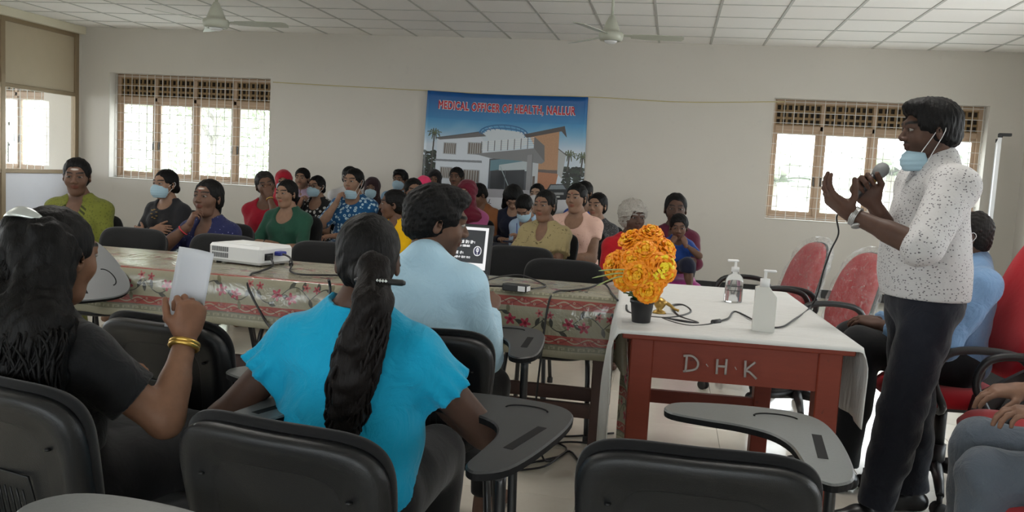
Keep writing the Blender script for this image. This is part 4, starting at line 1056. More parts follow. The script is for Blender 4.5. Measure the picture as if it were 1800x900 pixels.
def cable(label, pts, r=.004, n=6, name='cable', mat='cable_black', group=None):
    mb = MB(); mb.tube(spline(pts, n), r, 7); o = mb.build(name, MAT[mat]); return tag(o, label, 'cable', group)

def build_banner():
    # banner hung from a string; gentle billow
    x0, x1, zt, zb = -3.10, -1.085, 2.232, .80; Wd = x1-x0
    root = empty('banner', (x0+Wd/2, YB-.02, zb), 0, 'blue vinyl banner with red lettering above a photograph of a white building', 'banner')
    def bil(u, v): return -.012-.010*math.sin(u*9.5+v*2)-.008*math.sin(u*4+1)*(1-v)-.02*(1-v)*math.sin(u*math.pi)
    def P(u, v):                             # u along, v up
        sag = -.016*math.sin(u*math.pi)
        return (-Wd/2+Wd*u-.035*(1-v)*(1-u)+.03*(1-v)*u*.6, bil(u, v), (zt-zb)*v+sag)
    ruled('banner_sheet', P, 40, 24, 'banner_print', root, thick=.0015)
    # lettering, built as type and bent over the billow
    cu = bpy.data.curves.new('lettering', 'FONT'); cu.body = 'MEDICAL OFFICER OF HEALTH, NALLUR'; cu.size = .122; cu.align_x = 'CENTER'; cu.space_character = 1.12
    for nm, off_, mat, dy in (('lettering_edge', .0095, 'letter_edge', .0010), ('lettering', .0036, 'letter_red', .0030)):
        cu.offset = 0; cu.bevel_depth = off_; cu.bevel_resolution = 1; to = bpy.data.objects.new('t', cu); COL.objects.link(to); dg = bpy.context.evaluated_depsgraph_get(); dg.update()
        me = bpy.data.meshes.new_from_object(to.evaluated_get(dg)); bpy.data.objects.remove(to)
        xs = [v.co.x for v in me.vertices]; sx = 1.72/(max(xs)-min(xs))
        for v in me.vertices:
            x = v.co.x*sx; z = v.co.y*1.12; u = x/Wd+.5; zz = (zt-zb)-.215+z-.012*(u-.5); vv = zz/(zt-zb); p = P(u, vv)
            v.co = (p[0], p[1]-dy-v.co.z*.06, zz-.016*math.sin(u*math.pi))
        me.name = nm; link(nm, me, MAT[mat], root)
    cable('thin yellow string strung along the far wall behind the banner', [(-5.20, YB-.012, 2.262), (-4.2, YB-.012, 2.245), (-3.4, YB-.012, 2.235), (-3.10, YB-.02, 2.232), (-2.1, YB-.02, 2.216), (-1.085, YB-.02, 2.232), (0., YB-.012, 2.215), (1.08, YB-.012, 2.26), (1.2, YB-.10, 2.255)], .0045, name='string', mat='string_yellow')

def ceiling_fan(label, loc, rz):
    r = empty('ceiling_fan', (loc[0], loc[1], ZC), rz, label, 'fan'); z = loc[2]-ZC
    MB().tube([(0, 0, z+.15), (0, 0, 0)], .0125, 10).build('down_rod', MAT['fan_paint'], r)
    MB().lathe([(.0135, -.01), (.055, -.008), (.05, -.05), (.016, -.075)], 18).build('ceiling_cup', MAT['fan_paint'], r)
    MB().lathe([(.006, .17), (.022, .165), (.045, .12), (.068, .06), (.078, .03), (.098, .028), (.105, .01), (.100, -.02), (.088, -.038), (.07, -.042), (.068, -.038), (.0, -.038)], 28, (0, 0, z)).build('motor_housing', MAT['fan_paint'], r)
    MB().lathe([(.0, -.060), (.036, -.058), (.05, -.048), (.056, -.038), (.0, -.037)][::-1], 24, (0, 0, z)).build('bottom_cap', MAT['white_plastic'], r)
    for k in range(3):
        M = Matrix.Rotation(2*math.pi*k/3, 4, 'Z') @ Matrix.Translation((0, 0, z+.005)) @ Matrix.Rotation(-.18, 4, 'X')
        b = MB(); b.prism([(.17, -.048), (.30, -.062), (.56, -.066), (.595, -.05), (.605, .0), (.59, .05), (.30, .058), (.17, .042)], -.002, .002, M=M); bl = b.build('blade', MAT['fan_paint'], r)
        a = MB(); a.prism([(.085, -.014), (.20, -.03), (.20, .03), (.085, .014)], .002, .006, M=M); a.build('blade_arm', MAT['fan_paint'], bl)
    return r

def marigold(seed, core='petal_amber', r=.052):
    """ruffled flower head facing +z"""
    R = np.random.RandomState(seed); V = []; F = []; mi = []
    for ring, (n, rad, tilt, L) in enumerate(((6, .002, 1.4, .018), (11, .010, 1.2, .017), (15, .017, .98, .021), (18, .024, .74, .024), (21, .030, .48, .026), (23, .035, .2, .028), (23, .037, -.08, .029), (20, .034, -.4, .028), (16, .026, -.8, .026))):
        for k in range(n):
            a = 2*math.pi*(k+R.uniform(-.2, .2))/n; t = tilt+R.uniform(-.15, .15); l = L*R.uniform(.85, 1.15); w = l*.46
            er = A(math.cos(a), math.sin(a), 0); et = A(-math.sin(a), math.cos(a), 0); up = A(0, 0, 1)
            d = er*math.cos(t)+up*math.sin(t); nn = -er*math.sin(t)+up*math.cos(t); b0 = er*rad*.62+up*(.014-.0032*ring)
            b = len(V); q = R.uniform(-.007, .007)
            V += [b0-et*w*.3, b0+et*w*.3, b0+d*l*.75-et*w+nn*q, b0+d*l*.9+nn*(.004+q), b0+d*l*.75+et*w-nn*q, b0+d*l*1.05-et*w*.5-nn*.003, b0+d*l*1.05+et*w*.5-nn*.003]
            F += [(b, b+1, b+4, b+2), (b+2, b+3, b+5), (b+2, b+4, b+3), (b+3, b+4, b+6), (b+3, b+6, b+5)]; mi += [(1 if (ring < 2 or (ring < 5 and R.rand() < .3)) else 0)]*5
    mb = MB(); s = r/.055; mb.v = [tuple(v*s) for v in V]; mb.f = F; mb.s = [False]*len(F); mb.m = mi
    me = mb.mesh('flower_head'); me.materials.append(MAT['petal_orange']); me.materials.append(MAT[core]); return me

def build_flowers():
    bx, by, bz = -.073, 2.90, .795
    r = empty('potted_marigolds', (bx, by, bz), 0, 'orange artificial marigolds in a small black pot on the white tablecloth', 'flowers')
    MB().lathe([(.0, .0), (.029, .0), (.031, .002), (.0385, .066), (.0415, .067), (.0415, .080), (.0385, .080), (.0375, .068), (.0, .066)], 28).build('pot', MAT['pot_black'], r)
    MB().lathe([(.0, .066), (.037, .066), (.03, .071), (.0, .074)], 20).build('soil', MAT['soil'], r)
    kinds = [marigold(1), marigold(2, 'petal_yellow'), marigold(3, 'petal_orange')]
    kinds[2] = marigold(3, 'petal_amber')
    heads = [(-.124, 2.95, 1.075, 0, .052), (-.060, 2.93, 1.098, 2, .047), (-.075, 2.865, 1.040, 2, .046), (-.012, 2.92, 1.050, 0, .050), (-.174, 2.90, .985, 0, .053), (-.115, 2.865, 1.005, 0, .047),
             (-.092, 2.83, .962, 2, .054), (-.018, 2.845, .990, 1, .060), (-.055, 2.83, .915, 2, .050), (-.135, 2.86, .945, 2, .048), (-.035, 2.84, .950, 0, .046), (-.095, 2.99, 1.06, 0, .050), (-.02, 2.98, .99, 0, .05), (-.12, 2.98, .97, 2, .05)]
    cen = A(-.08, 2.93, .97)
    for i, (x, y, z, k, rad) in enumerate(heads):
        p = A(x, y, z); d = unit((p-cen)*A(1, 1.0, .8)+A(0, -.05, .02)); zz = Vector(d); q = zz.to_track_quat('Z', 'Y')
        o = link('flower_head', kinds[k], None, r); o.matrix_local = Matrix.Translation(tuple(p-A(bx, by, bz))) @ q.to_matrix().to_4x4() @ Matrix.Scale(rad/.052, 4)
        mb = MB(); e = p-A(bx, by, bz)-d*.012; mb.tube(spline([(0, 0, .068), (e[0]*.3, e[1]*.3, .068+(e[2]-.068)*.5), tuple(e)], 4), .0022, 5); mb.build('stem', MAT['leaf_green'], r)
    rr = random.Random(3)
    for k in range(9):
        a = 6.28*k/9+.3; L = .055+.015*rr.random(); mb = MB(); c, s = math.cos(a), math.sin(a); vs = []; fs = []
        for i in range(6):
            t = i/5; w = .017*math.sin(math.pi*min(1, .08+t*.92)); x = .015+L*t*.8; z = .075+L*(.9*t-.55*t*t)
            vs += [(c*x-s*w, s*x+c*w, z-.004), (c*x, s*x, z), (c*x+s*w, s*x-c*w, z-.004)]
            if i: b = (i-1)*3; fs += [(b, b+3, b+4, b+1), (b+1, b+4, b+5, b+2)]
        mb.add(vs, fs, True); mb.build('leaf', MAT['leaf_green'], r)
    mb = MB()
    for dz, dx in ((0, -.17), (.012, -.15), (-.012, -.155)): mb.tube(spline([(-.02, -.05, .165+dz), (-.08, -.07, .17+dz), (dx, -.06, .145+dz*2.2)], 4), [.0025]*8+[.0008], 5)
    mb.build('straw', MAT['stem_pale'], r)

def build_props():
    build_banner()
    ceiling_fan('pale ceiling fan nearer the left window', (-3.74, 6.50, 2.345), .10)
    ceiling_fan('pale ceiling fan above the banner and marigolds', (-.595, 7.25, 2.445), .16)
    build_flowers()
    # projector, rounded box with side vents
    r = empty('projector', (-1.935, 3.72, .7815), math.radians(-14), 'white projector on flower printed oilcloth', 'projector')
    MB().box(-.155, .155, -.115, .115, .008, .092, b=.012).build('body', MAT['projector_white'], r)
    MB().box(-.10, .06, -.075, .075, .090, .096, b=.004).build('top_panel', MAT['projector_white'], r)
    v = MB()
    for k in range(2):
        for i in range(8): v.box(-.13+i*.0125, -.121+i*.0125, -.1165, -.113, .028+k*.028, .050+k*.028)
    v.build('vent_slots', MAT['vent_grey'], r)
    v = MB(); v.lathe([(.0, 0), (.034, 0), (.034, .012), (.028, .014), (.0, .012)], 20, M=Matrix.Translation((.06, .115, .05)) @ Matrix.Rotation(-HP, 4, 'X')); v.build('lens', MAT['black_plastic'], r)
    v = MB(); v.box(.154, .1565, -.085, -.03, .030, .062); v.build('power_socket', MAT['black_plastic'], r)
    v = MB(); v.box(.153, .190, -.02, .028, .050, .070, b=.004); v.build('blue_plug', MAT['plug_blue'], r)['label'] = 'blue video plug'
    v = MB(); v.box(.153, .178, -.08, -.05, .033, .056, b=.004); v.build('power_plug', MAT['black_plastic'], r)
    for sx in (-.12, .12):
        for sy in (-.08, .08): MB().lathe([(.012, 0), (.012, .01)], 10, (sx, sy, 0)).build('foot', MAT['rubber'], r)
    # laptop facing the man at the table
    r = empty('laptop', (-.985, 3.70, .7815), math.radians(-2), 'open black laptop showing a black and white slide', 'laptop')
    MB().box(-.18, .18, -.125, .125, .0, .022, b=.005).build('base', MAT['black_plastic'], r)
    k = MB()
    for i in range(13):
        for j in range(5): k.box(-.155+i*.0245, -.134+i*.0245, -.02+j*.024, .0+j*.024, .0215, .0235)
    k.build('keyboard', MAT['dark_plastic'], r)
    M = Matrix.Translation((0, .125, .015)) @ Matrix.Rotation(math.radians(-12), 4, 'X')
    lid = MB().box(-.18, .18, -.004, .010, 0, .235, b=.004, M=M).build('lid', MAT['black_plastic'], r)
    s = ruled('screen', lambda u, w: tuple(M @ Vector((-.158+.316*u, -.0048, .022+.198*w))), 1, 1, 'screen_print', lid)
    # power adapter and small plug
    r = empty('power_adapter', (-.615, 3.50, .7815), math.radians(-12), 'black laptop power adapter with white label on the oilcloth', 'adapter')
    MB().box(-.055, .055, -.026, .026, 0, .030, b=.004).build('brick_body', MAT['black_plastic'], r); MB().box(.018, .050, -.0268, -.0262, .004, .026).build('paper_label', MAT['label_white'], r); MB().box(.020, .0562, -.02, .02, .005, .025).build('paper_label', MAT['label_white'], r)
    z = .786
    cable('black power cable running from projector down the oilcloth front', [(-1.767, 3.584, .825), (-1.735, 3.54, .80), (-1.735, 3.42, .787), (-1.72, 3.31, .786), (-1.70, 3.252, .74), (-1.62, 3.238, .62), (-1.55, 3.19, .55), (-1.56, 3.25, .30), (-1.5, 3.4, .006), (-1.2, 3.6, .006)], .005)
    cable('black video cable with thick bead leaving the blue plug', [(-1.745, 3.66, .842), (-1.70, 3.64, .83), (-1.665, 3.58, .80), (-1.64, 3.52, z), (-1.55, 3.44, z), (-1.42, 3.50, z), (-1.32, 3.54, z)], .0045)
    tag(MB().tube([(-1.685, 3.617, .815), (-1.672, 3.593, .803)], .010, 10).build('ferrite_bead', MAT['cable_black']), 'black ferrite bead clipped round the video cable by the projector', 'cable bead')
    cable('black cable arching behind adapter towards the empty chairs', [(-.79, 3.75, z), (-.74, 3.80, .80), (-.66, 3.86, .806), (-.57, 3.83, z), (-.52, 3.70, z), (-.555, 3.53, .792)], .0035)
    cable('black adapter cord dropping in front of the pale blue shirt', [(-.665, 3.505, .796), (-.70, 3.47, .80), (-.74, 3.46, .79), (-.77, 3.50, .72), (-.78, 3.49, .60), (-.80, 3.45, .40)], .0045)
    cable('grey black cord crossing oilcloth edge and falling to the floor', [(-.18, 3.34, .80), (-.22, 3.62, .786), (-.275, 3.84, .80), (-.33, 3.72, .79), (-.40, 3.62, .786), (-.455, 3.55, .784), (-.475, 3.495, .73), (-.49, 3.475, .5), (-.50, 3.50, .25), (-.47, 3.62, .03), (-.42, 3.75, .006), (-.46, 3.70, .006), (-.58, 3.56, .006)], .0045)
    for i, pts in enumerate(([(-.75, 3.95, .006), (-.6, 4.1, .006), (-.45, 4.05, .006), (-.2, 4.2, .006)], [(-.62, 3.82, .006), (-.5, 3.95, .006), (-.40, 3.88, .006), (-.43, 3.72, .006), (-.56, 3.62, .006), (-.66, 3.66, .006)],
                            [(-.72, 3.60, .012), (-.55, 3.70, .012), (-.44, 3.93, .012), (-.30, 3.98, .012)], [(-.60, 3.49, .006), (-.46, 3.58, .012), (-.38, 3.84, .006), (-.28, 3.55, .006), (-.22, 3.3, .006)])):
        cable(('farthest thin black cord lying on the floor by table leg', 'looped black cord on floor left of dark table leg', 'black cord crossing the loop on floor by the table leg', 'nearest black cord on floor curving round dark table leg')[i], pts, .0048)
    zt = .7965
    cable('thick black cord coiled on the white tablecloth beside the pot', [(-.14, 3.25, zt), (-.12, 3.08, zt), (-.03, 3.02, zt), (.04, 3.06, zt), (.10, 3.22, zt), (.075, 3.38, zt), (.03, 3.30, zt+.006), (.055, 3.10, zt), (.12, 2.98, zt), (.07, 2.96, zt+.005), (.0, 3.02, zt), (.03, 2.95, zt), (.09, 2.90, zt), (.15, 2.955, zt), (.18, 3.02, zt)], .0042)
    tag(MB().tube([(.170, 3.0, zt+.004), (.195, 3.035, zt+.004)], .0085, 10).build('cable_joint', MAT['cable_black']), 'black plug joint where two cords meet on white tablecloth', 'plug')
    # pump bottles
    r = empty('sanitizer_bottle', (.278, 3.60, .7955), .1, 'clear pump bottle with black lines, farther of two on white cloth', 'bottle')
    MB().lathe([(.0, 0), (.034, .0), (.037, .004), (.037, .085), (.034, .100), (.022, .115), (.014, .120), (.014, .126), (.0, .126)], 24, sy=.75).build('bottle_body', MAT['gel_clear'], r)
    MB().lathe([(.0, .126), (.016, .126), (.016, .145), (.006, .147), (.006, .168), (.0, .168)][0:], 16).build('pump', MAT['white_plastic'], r); MB().box(-.034, .012, -.007, .007, .166, .176, b=.003).build('nozzle', MAT['white_plastic'], r)
    l = MB()
    for zz in (.05, .068): l.tube([(.0378*math.cos(a), .0378*.75*math.sin(a), zz) for a in np.linspace(math.pi*1.15, math.pi*1.85, 10)], .0013, 5)
    l.build('printed_lines', MAT['black_plastic'], r)
    r = empty('soap_bottle', (.331, 2.935, .7955), -.05, 'tall translucent white square pump bottle, nearer of the two', 'bottle')
    b = MB(); b.prism([(-.034, 0), (.034, 0), (.036, .004), (.036, .118), (.010, .150), (-.022, .150), (-.034, .146), (-.036, .004)], -.022, .022, M=Matrix.Rotation(HP, 4, 'X')); b.build('bottle_body', MAT['bottle_frosted'], r, recalc=True)
    MB().lathe([(.0, .150), (.016, .150), (.016, .176), (.005, .178), (.005, .20), (.0, .20)], 16, (-.005, 0, 0)).build('pump', MAT['white_plastic'], r); MB().box(-.012, .030, -.007, .007, .199, .207, b=.003).build('nozzle', MAT['white_plastic'], r)
    # small brass figure behind the pot
    r = empty('brass_ornament', (-.015, 3.13, .7955), .3, 'small brass ornament on white cloth just behind the black pot', 'ornament')
    MB().lathe([(.0, 0), (.026, .0), (.022, .008), (.010, .014), (.020, .028), (.026, .042), (.018, .052), (.006, .058), (.0, .06)], 18).build('bowl', MAT['brass'], r)
    MB().tube(spline([(.02, 0, .04), (.04, 0, .03), (.055, .0, .018), (.072, 0, .012)], 4), [.007]*4+[.006]*4+[.005]*4+[.006], 7).build('spout', MAT['brass'], r)
    # whiteboard on a stand, edge on, in the right corner
    r = empty('whiteboard_stand', (3.32, 9.80, 0), math.radians(72.5), 'white board on a stand seen edge on, beside the right window', 'whiteboard')
    MB().box(-.45, .45, -.010, .010, .80, 1.86).build('board', MAT['board_white'], r)
    f = MB()
    for sx in (-.46, .46): f.box(sx-.014, sx+.014, -.016, .016, .05, 1.90)
    f.box(-.46, .46, -.014, .014, .77, .80); f.box(-.46, .46, -.014, .014, 1.86, 1.885); f.build('board_frame', MAT['alu'], r)
    for sx in (-.46, .46): MB().box(sx-.02, sx+.02, -.022, .022, 1.89, 1.93, b=.004).build('corner_cap', MAT['black_plastic'], r)
    MB().box(-.475, -.42, -.10, .015, 1.905, 1.935, b=.004).build('clamp', MAT['black_plastic'], r)
    for sx in (-.46, .46): g = MB(); g.box(sx-.018, sx+.018, -.25, .25, .02, .06); g.build('foot', MAT['alu'], r)
# ---------------------------------------------------------------- people
class FRC(RC):                              # tapered capsule cut flat at its b end (sleeves, hems, cuffs)
    flare = 0.0
    def __init__(s, a, b, ra, rb, k=.02, ruff=0.0, nr=9): super().__init__(a, b, ra, rb, k); s.ruff = ruff; s.nr = nr
    def d(s, P):
        u = unit(s.b-s.a); ba = s.b-s.a; q = P-s.a.astype(np.float32)
        t = np.clip((q@ba.astype(np.float32))/max(ba@ba, 1e-9), 0, 1.3)
        rad = q-t[..., None]*ba.astype(np.float32)
        R = s.ra+(s.rb-s.ra)*np.minimum(t, 1.1)
        if s.ruff:
            e1 = unit(np.cross(u, A(.3, .5, .9))); e2 = np.cross(u, e1)
            ang = np.arctan2(rad@e2.astype(np.float32), rad@e1.astype(np.float32))
            R = R+s.ruff*np.clip(t, 0, 1)**2*np.sin(s.nr*ang+2*np.sin(2*ang))
        dd = np.sqrt((rad**2).sum(-1))-R
        return np.maximum(dd, (P-s.b.astype(np.float32))@u.astype(np.float32))
    def bb(s):
        r = max(s.ra, s.rb)+s.ruff; return np.minimum(s.a, s.b)-r, np.maximum(s.a, s.b)+r

def ik(S, W, l1, l2, hint):
    d = W-S; L = np.linalg.norm(d)
    if L > (l1+l2)*.985: W = S+d/L*(l1+l2)*.985; d = W-S; L = np.linalg.norm(d)
    L = max(L, abs(l1-l2)+.02)
    a = (l1*l1-l2*l2+L*L)/(2*L); hgt = math.sqrt(max(l1*l1-a*a, 0)); u = d/L
    p = A(*hint); p = unit(p-u*(p@u))
    return S+u*a+p*hgt, W

CURL = {'relaxed': (.35, .4, .3), 'open': (.12, .12, .1), 'grip': (1.15, 1.25, .75), 'fist': (1.35, 1.5, .9), 'chin': (.75, .9, .6), 'cup': (.45, .45, .35), 'flat': (.06, .05, .05)}
def hand_prims(W, f, n, side, pose='relaxed', sc=1.0, thumb=None):
    """palm, four fingers and a thumb; f = finger direction, n = palm normal, side +1 right / -1 left"""
    f = unit(f); n = unit(n-f*(n@f)); s = np.cross(f, n)*side          # s = thumb side
    c1, c2, c3 = CURL[pose]; P = []; nails = []
    pal = W+f*.045*sc
    P.append(EL(pal+f*.004*sc, A(.040, .050, .0155)*sc, np.stack([s, f, n], 1), .012))
    P.append(RC(W-f*.03*sc, W+f*.02*sc, .024*sc, .024*sc, .02))
    P.append(EL(W+f*.03*sc+s*.022*sc+n*.006*sc, A(.016, .03, .016)*sc, np.stack([s, f, n], 1), .012))
    for i, (o, kn, L, r) in enumerate(((.030, .083, .070, .0088), (.0105, .088, .078, .009), (-.0095, .084, .072, .0086), (-.028, .075, .056, .0075))):
        base = W+(f*kn+s*o)*sc; sp = o*.9
        d = unit(f+s*sp*2.2); P.append(RC(W+(f*.02+s*o*.6)*sc, base, .012*sc, .0105*sc, .012))
        p = base; ang = 0; m = 1+.08*i
        for j, (fr, cc) in enumerate(((.46, c1), (.30, c2), (.24, c3))):
            ang += cc*m; dd = d*math.cos(ang)+n*math.sin(ang)
            q = p+dd*L*fr*sc; P.append(RC(p, q, (r-.0007*j)*sc, (r-.0007*(j+1))*sc, .004)); p = q
    tb = W+(f*.022+s*.026+n*.004)*sc
    td = unit(f*.62+s*.7+n*.35) if thumb is None else unit(f*thumb[0]+s*thumb[1]+n*thumb[2])
    t2 = unit(td*.8+f*.45+n*(.5 if pose in ('grip', 'fist') else .1)-s*(.5 if pose in ('grip', 'fist') else .0))
    p1 = tb+td*.036*sc; p2 = p1+t2*.03*sc; p3 = p2+unit(t2+f*.1)*.024*sc
    P += [RC(tb, p1, .0135*sc, .0108*sc, .012), RC(p1, p2, .0102*sc, .0095*sc, .004), RC(p2, p3, .0094*sc, .0078*sc, .004)]
    return P

def head_prims(fat=1.0, male=False, old=False):
    j = 1.0+.10*(fat-1)
    P = [EL((0, -.014, .034), (.073, .093, .081), k=.01), EL((0, .022, -.022), ((.0605 if male else .058)*j, .066, .082), k=.03),
         EL((0, .046, -.084), ((.030 if male else .025)*j, .028, .023), k=.025), RC((-(.034 if male else .028)*j, .010, -.068), (0, .050, -.092), .018, .018, .02), RC(((.034 if male else .028)*j, .010, -.068), (0, .050, -.092), .018, .018, .02),
         EL((.037, .052, -.022), (.024*j, .022, .026), k=.02), EL((-.037, .052, -.022), (.024*j, .022, .026), k=.02),
         RC((-.034, .074, .030), (.034, .074, .030), .012, .012, .015)]
    if fat > 1.1: P.append(EL((0, .012, -.094), (.042, .042, .022), k=.03))
    if male: P.append(RC((-.03, .074, .028), (.03, .074, .028), .015, .015, .012))
    S = [EL((.031, .098, .008), (.018, .018, .0135), k=.014), EL((-.031, .098, .008), (.018, .018, .0135), k=.014)]
    N = [RC((0, .083, .012), (0, .101, -.020), .0072, .0108, .010), EL((.0125, .094, -.026), (.0095, .011, .008), k=.008), EL((-.0125, .094, -.026), (.0095, .011, .008), k=.008),
         RC((-.018, .079, -.050), (0, .0875, -.0465), .0036, .0046, .007), RC((.018, .079, -.050), (0, .0875, -.0465), .0036, .0046, .007),
         RC((-.013, .0805, -.059), (.013, .0805, -.059), .0044, .0044, .008), RC((0, .084, -.0595), (.0, .084, -.060), .0055, .0055, .007),
         RC((-.043, .076, .015), (-.021, .086, .0175), .0042, .0042, .006), RC((.043, .076, .015), (.021, .086, .0175), .0042, .0042, .006),
         RC((-.041, .075, .000), (-.022, .083, -.001), .0035, .0035, .006), RC((.041, .075, .000), (.022, .083, -.001), .0035, .0035, .006)]
    for sx in (1, -1):
        N += [EL((sx*.075, -.012, -.004), (.0075, .017, .030), rotz(-sx*.35), k=.008)]
    M = [RC((-.018, .092, -.0545), (.018, .092, -.0545), .0020, .0020, .003), EL((.078, -.006, .0), (.005, .008, .014), k=.006), EL((-.078, -.006, .0), (.005, .008, .014), k=.006)]
    return P, S, N, M

def head_color(L, skin, lip, brow, male, marks=()):
    x, y, z = L[:, 0], L[:, 1], L[:, 2]
    c = np.tile(np.array(skin, np.float32), (len(L), 1))
    ax = np.abs(x)
    def mix(w, col):
        w = np.clip(w, 0, 1)[:, None]; c[:] = c*(1-w)+np.array(col, np.float32)*w
    # lips
    mix(((y > .074) & (ax < .024)).astype(float)*np.clip(1.6-((ax/.023)**2+((z+.0545)/.0115)**2), 0, 1)*1.4, lip)
    # brows
    bz = .0315+.0035*np.sin(np.clip((ax-.012)/.04, 0, 1)*2.2)
    mix(((y > .05) & (ax > .010) & (ax < .050)).astype(float)*np.clip(1.5-((z-bz)/(.0058 if male else .0045))**2, 0, 1), brow)
    # lash line around the eyes
    mix((y > .06)*np.clip(1.7-(((ax-.031)/.0175)**2+((z-.009)/.0095)**2), 0, 1)*.3, np.array(skin)*.3)
    if male:
        mix((y > .03)*np.clip(1.35-((ax/.03)**2+((z+.0395)/.0055)**2), 0, 1)*.8, brow)
    for m in marks:
        if m == 'ash': mix((y > .06)*np.clip(1.5-((ax/.022)**2+((z-.055)/.0055)**2), 0, 1)*.75, (.62, .58, .54))
        if m == 'bindi': mix((y > .06)*np.clip(1.5-((ax/.0055)**2+((z-.042)/.0055)**2), 0, 1), (.16, .012, .02))
        if m == 'stubble': mix((y > -.03)*np.clip((-.030-z)/.02, 0, 1)*np.clip((z+.12)/.02, 0, 1)*.5, np.array(skin)*.35)
    return c

def hair_cap(g=.0075, front=.072, sides=0., low=-.045, nape=-.06, part=False):
    """prims to add and to cut for hair lying on the skull (head frame)"""
    add = [EL((0, -.018, .036), (.073+g, .092+g, .081+g), k=.02), EL((0, -.055, -.02), (.062+g*.6, .05+g, .055), k=.03)]
    cut = [BX((0, .105, front-.135), (.0625, .073, .135), .045, rotx(-.12), k=.012), RC((0, .10, .118), (0, -.03, .140), .0045, .004, .008), EL((.088, .04, -.035), (.03+sides, .05, .05), k=.014), EL((-.088, .04, -.035), (.03+sides, .05, .05), k=.014)]
    return add, cut

def make_eye():
    mb = MB(); n = 12; prof = []
    vs = []; fs = []; mi = []
    rings = [0, .26, .52, .75, 1.0, 1.3, 1.7, 2.2, math.pi]
    for a in rings:
        for k in range(n):
            b = 2*math.pi*k/n; vs.append((.0125*math.sin(a)*math.cos(b), .0125*math.cos(a), .0125*math.sin(a)*math.sin(b)))
    for i in range(len(rings)-1):
        for k in range(n):
            l = (k+1) % n; fs.append((i*n+k, i*n+l, (i+1)*n+l, (i+1)*n+k)); mi.append(1 if i < 3 else 0)
    mb.v = vs; mb.f = fs; mb.s = [True]*len(fs); mb.m = mi
    return mb.mesh('eye')
EYE = None

def mask_mesh(h=.005, low=0.0, fwd=0.0):
    e = EL((0, .046+fwd, -.050-low), (.0665, .081, .070) if low == 0 else (.057, .070, .056), k=.01)
    def keep(P):
        z = P[:, 2]+low
        return np.maximum(np.maximum(z-(-.009+.012*np.clip(1-np.abs(P[:, 0])/.03, 0, 1)), (-.104 if low == 0 else -.088)-z), .020-P[:, 1]+.25*np.abs(z+.05))
    def disp(P): return .0016*np.sin((P[:, 2]+low)*330)
    F, mn = field([e], h, keep=keep, disp=disp, region=(A(-.08, -.02, -.20), A(.08, .15, .03)))
    return surfnet(F, mn, h)

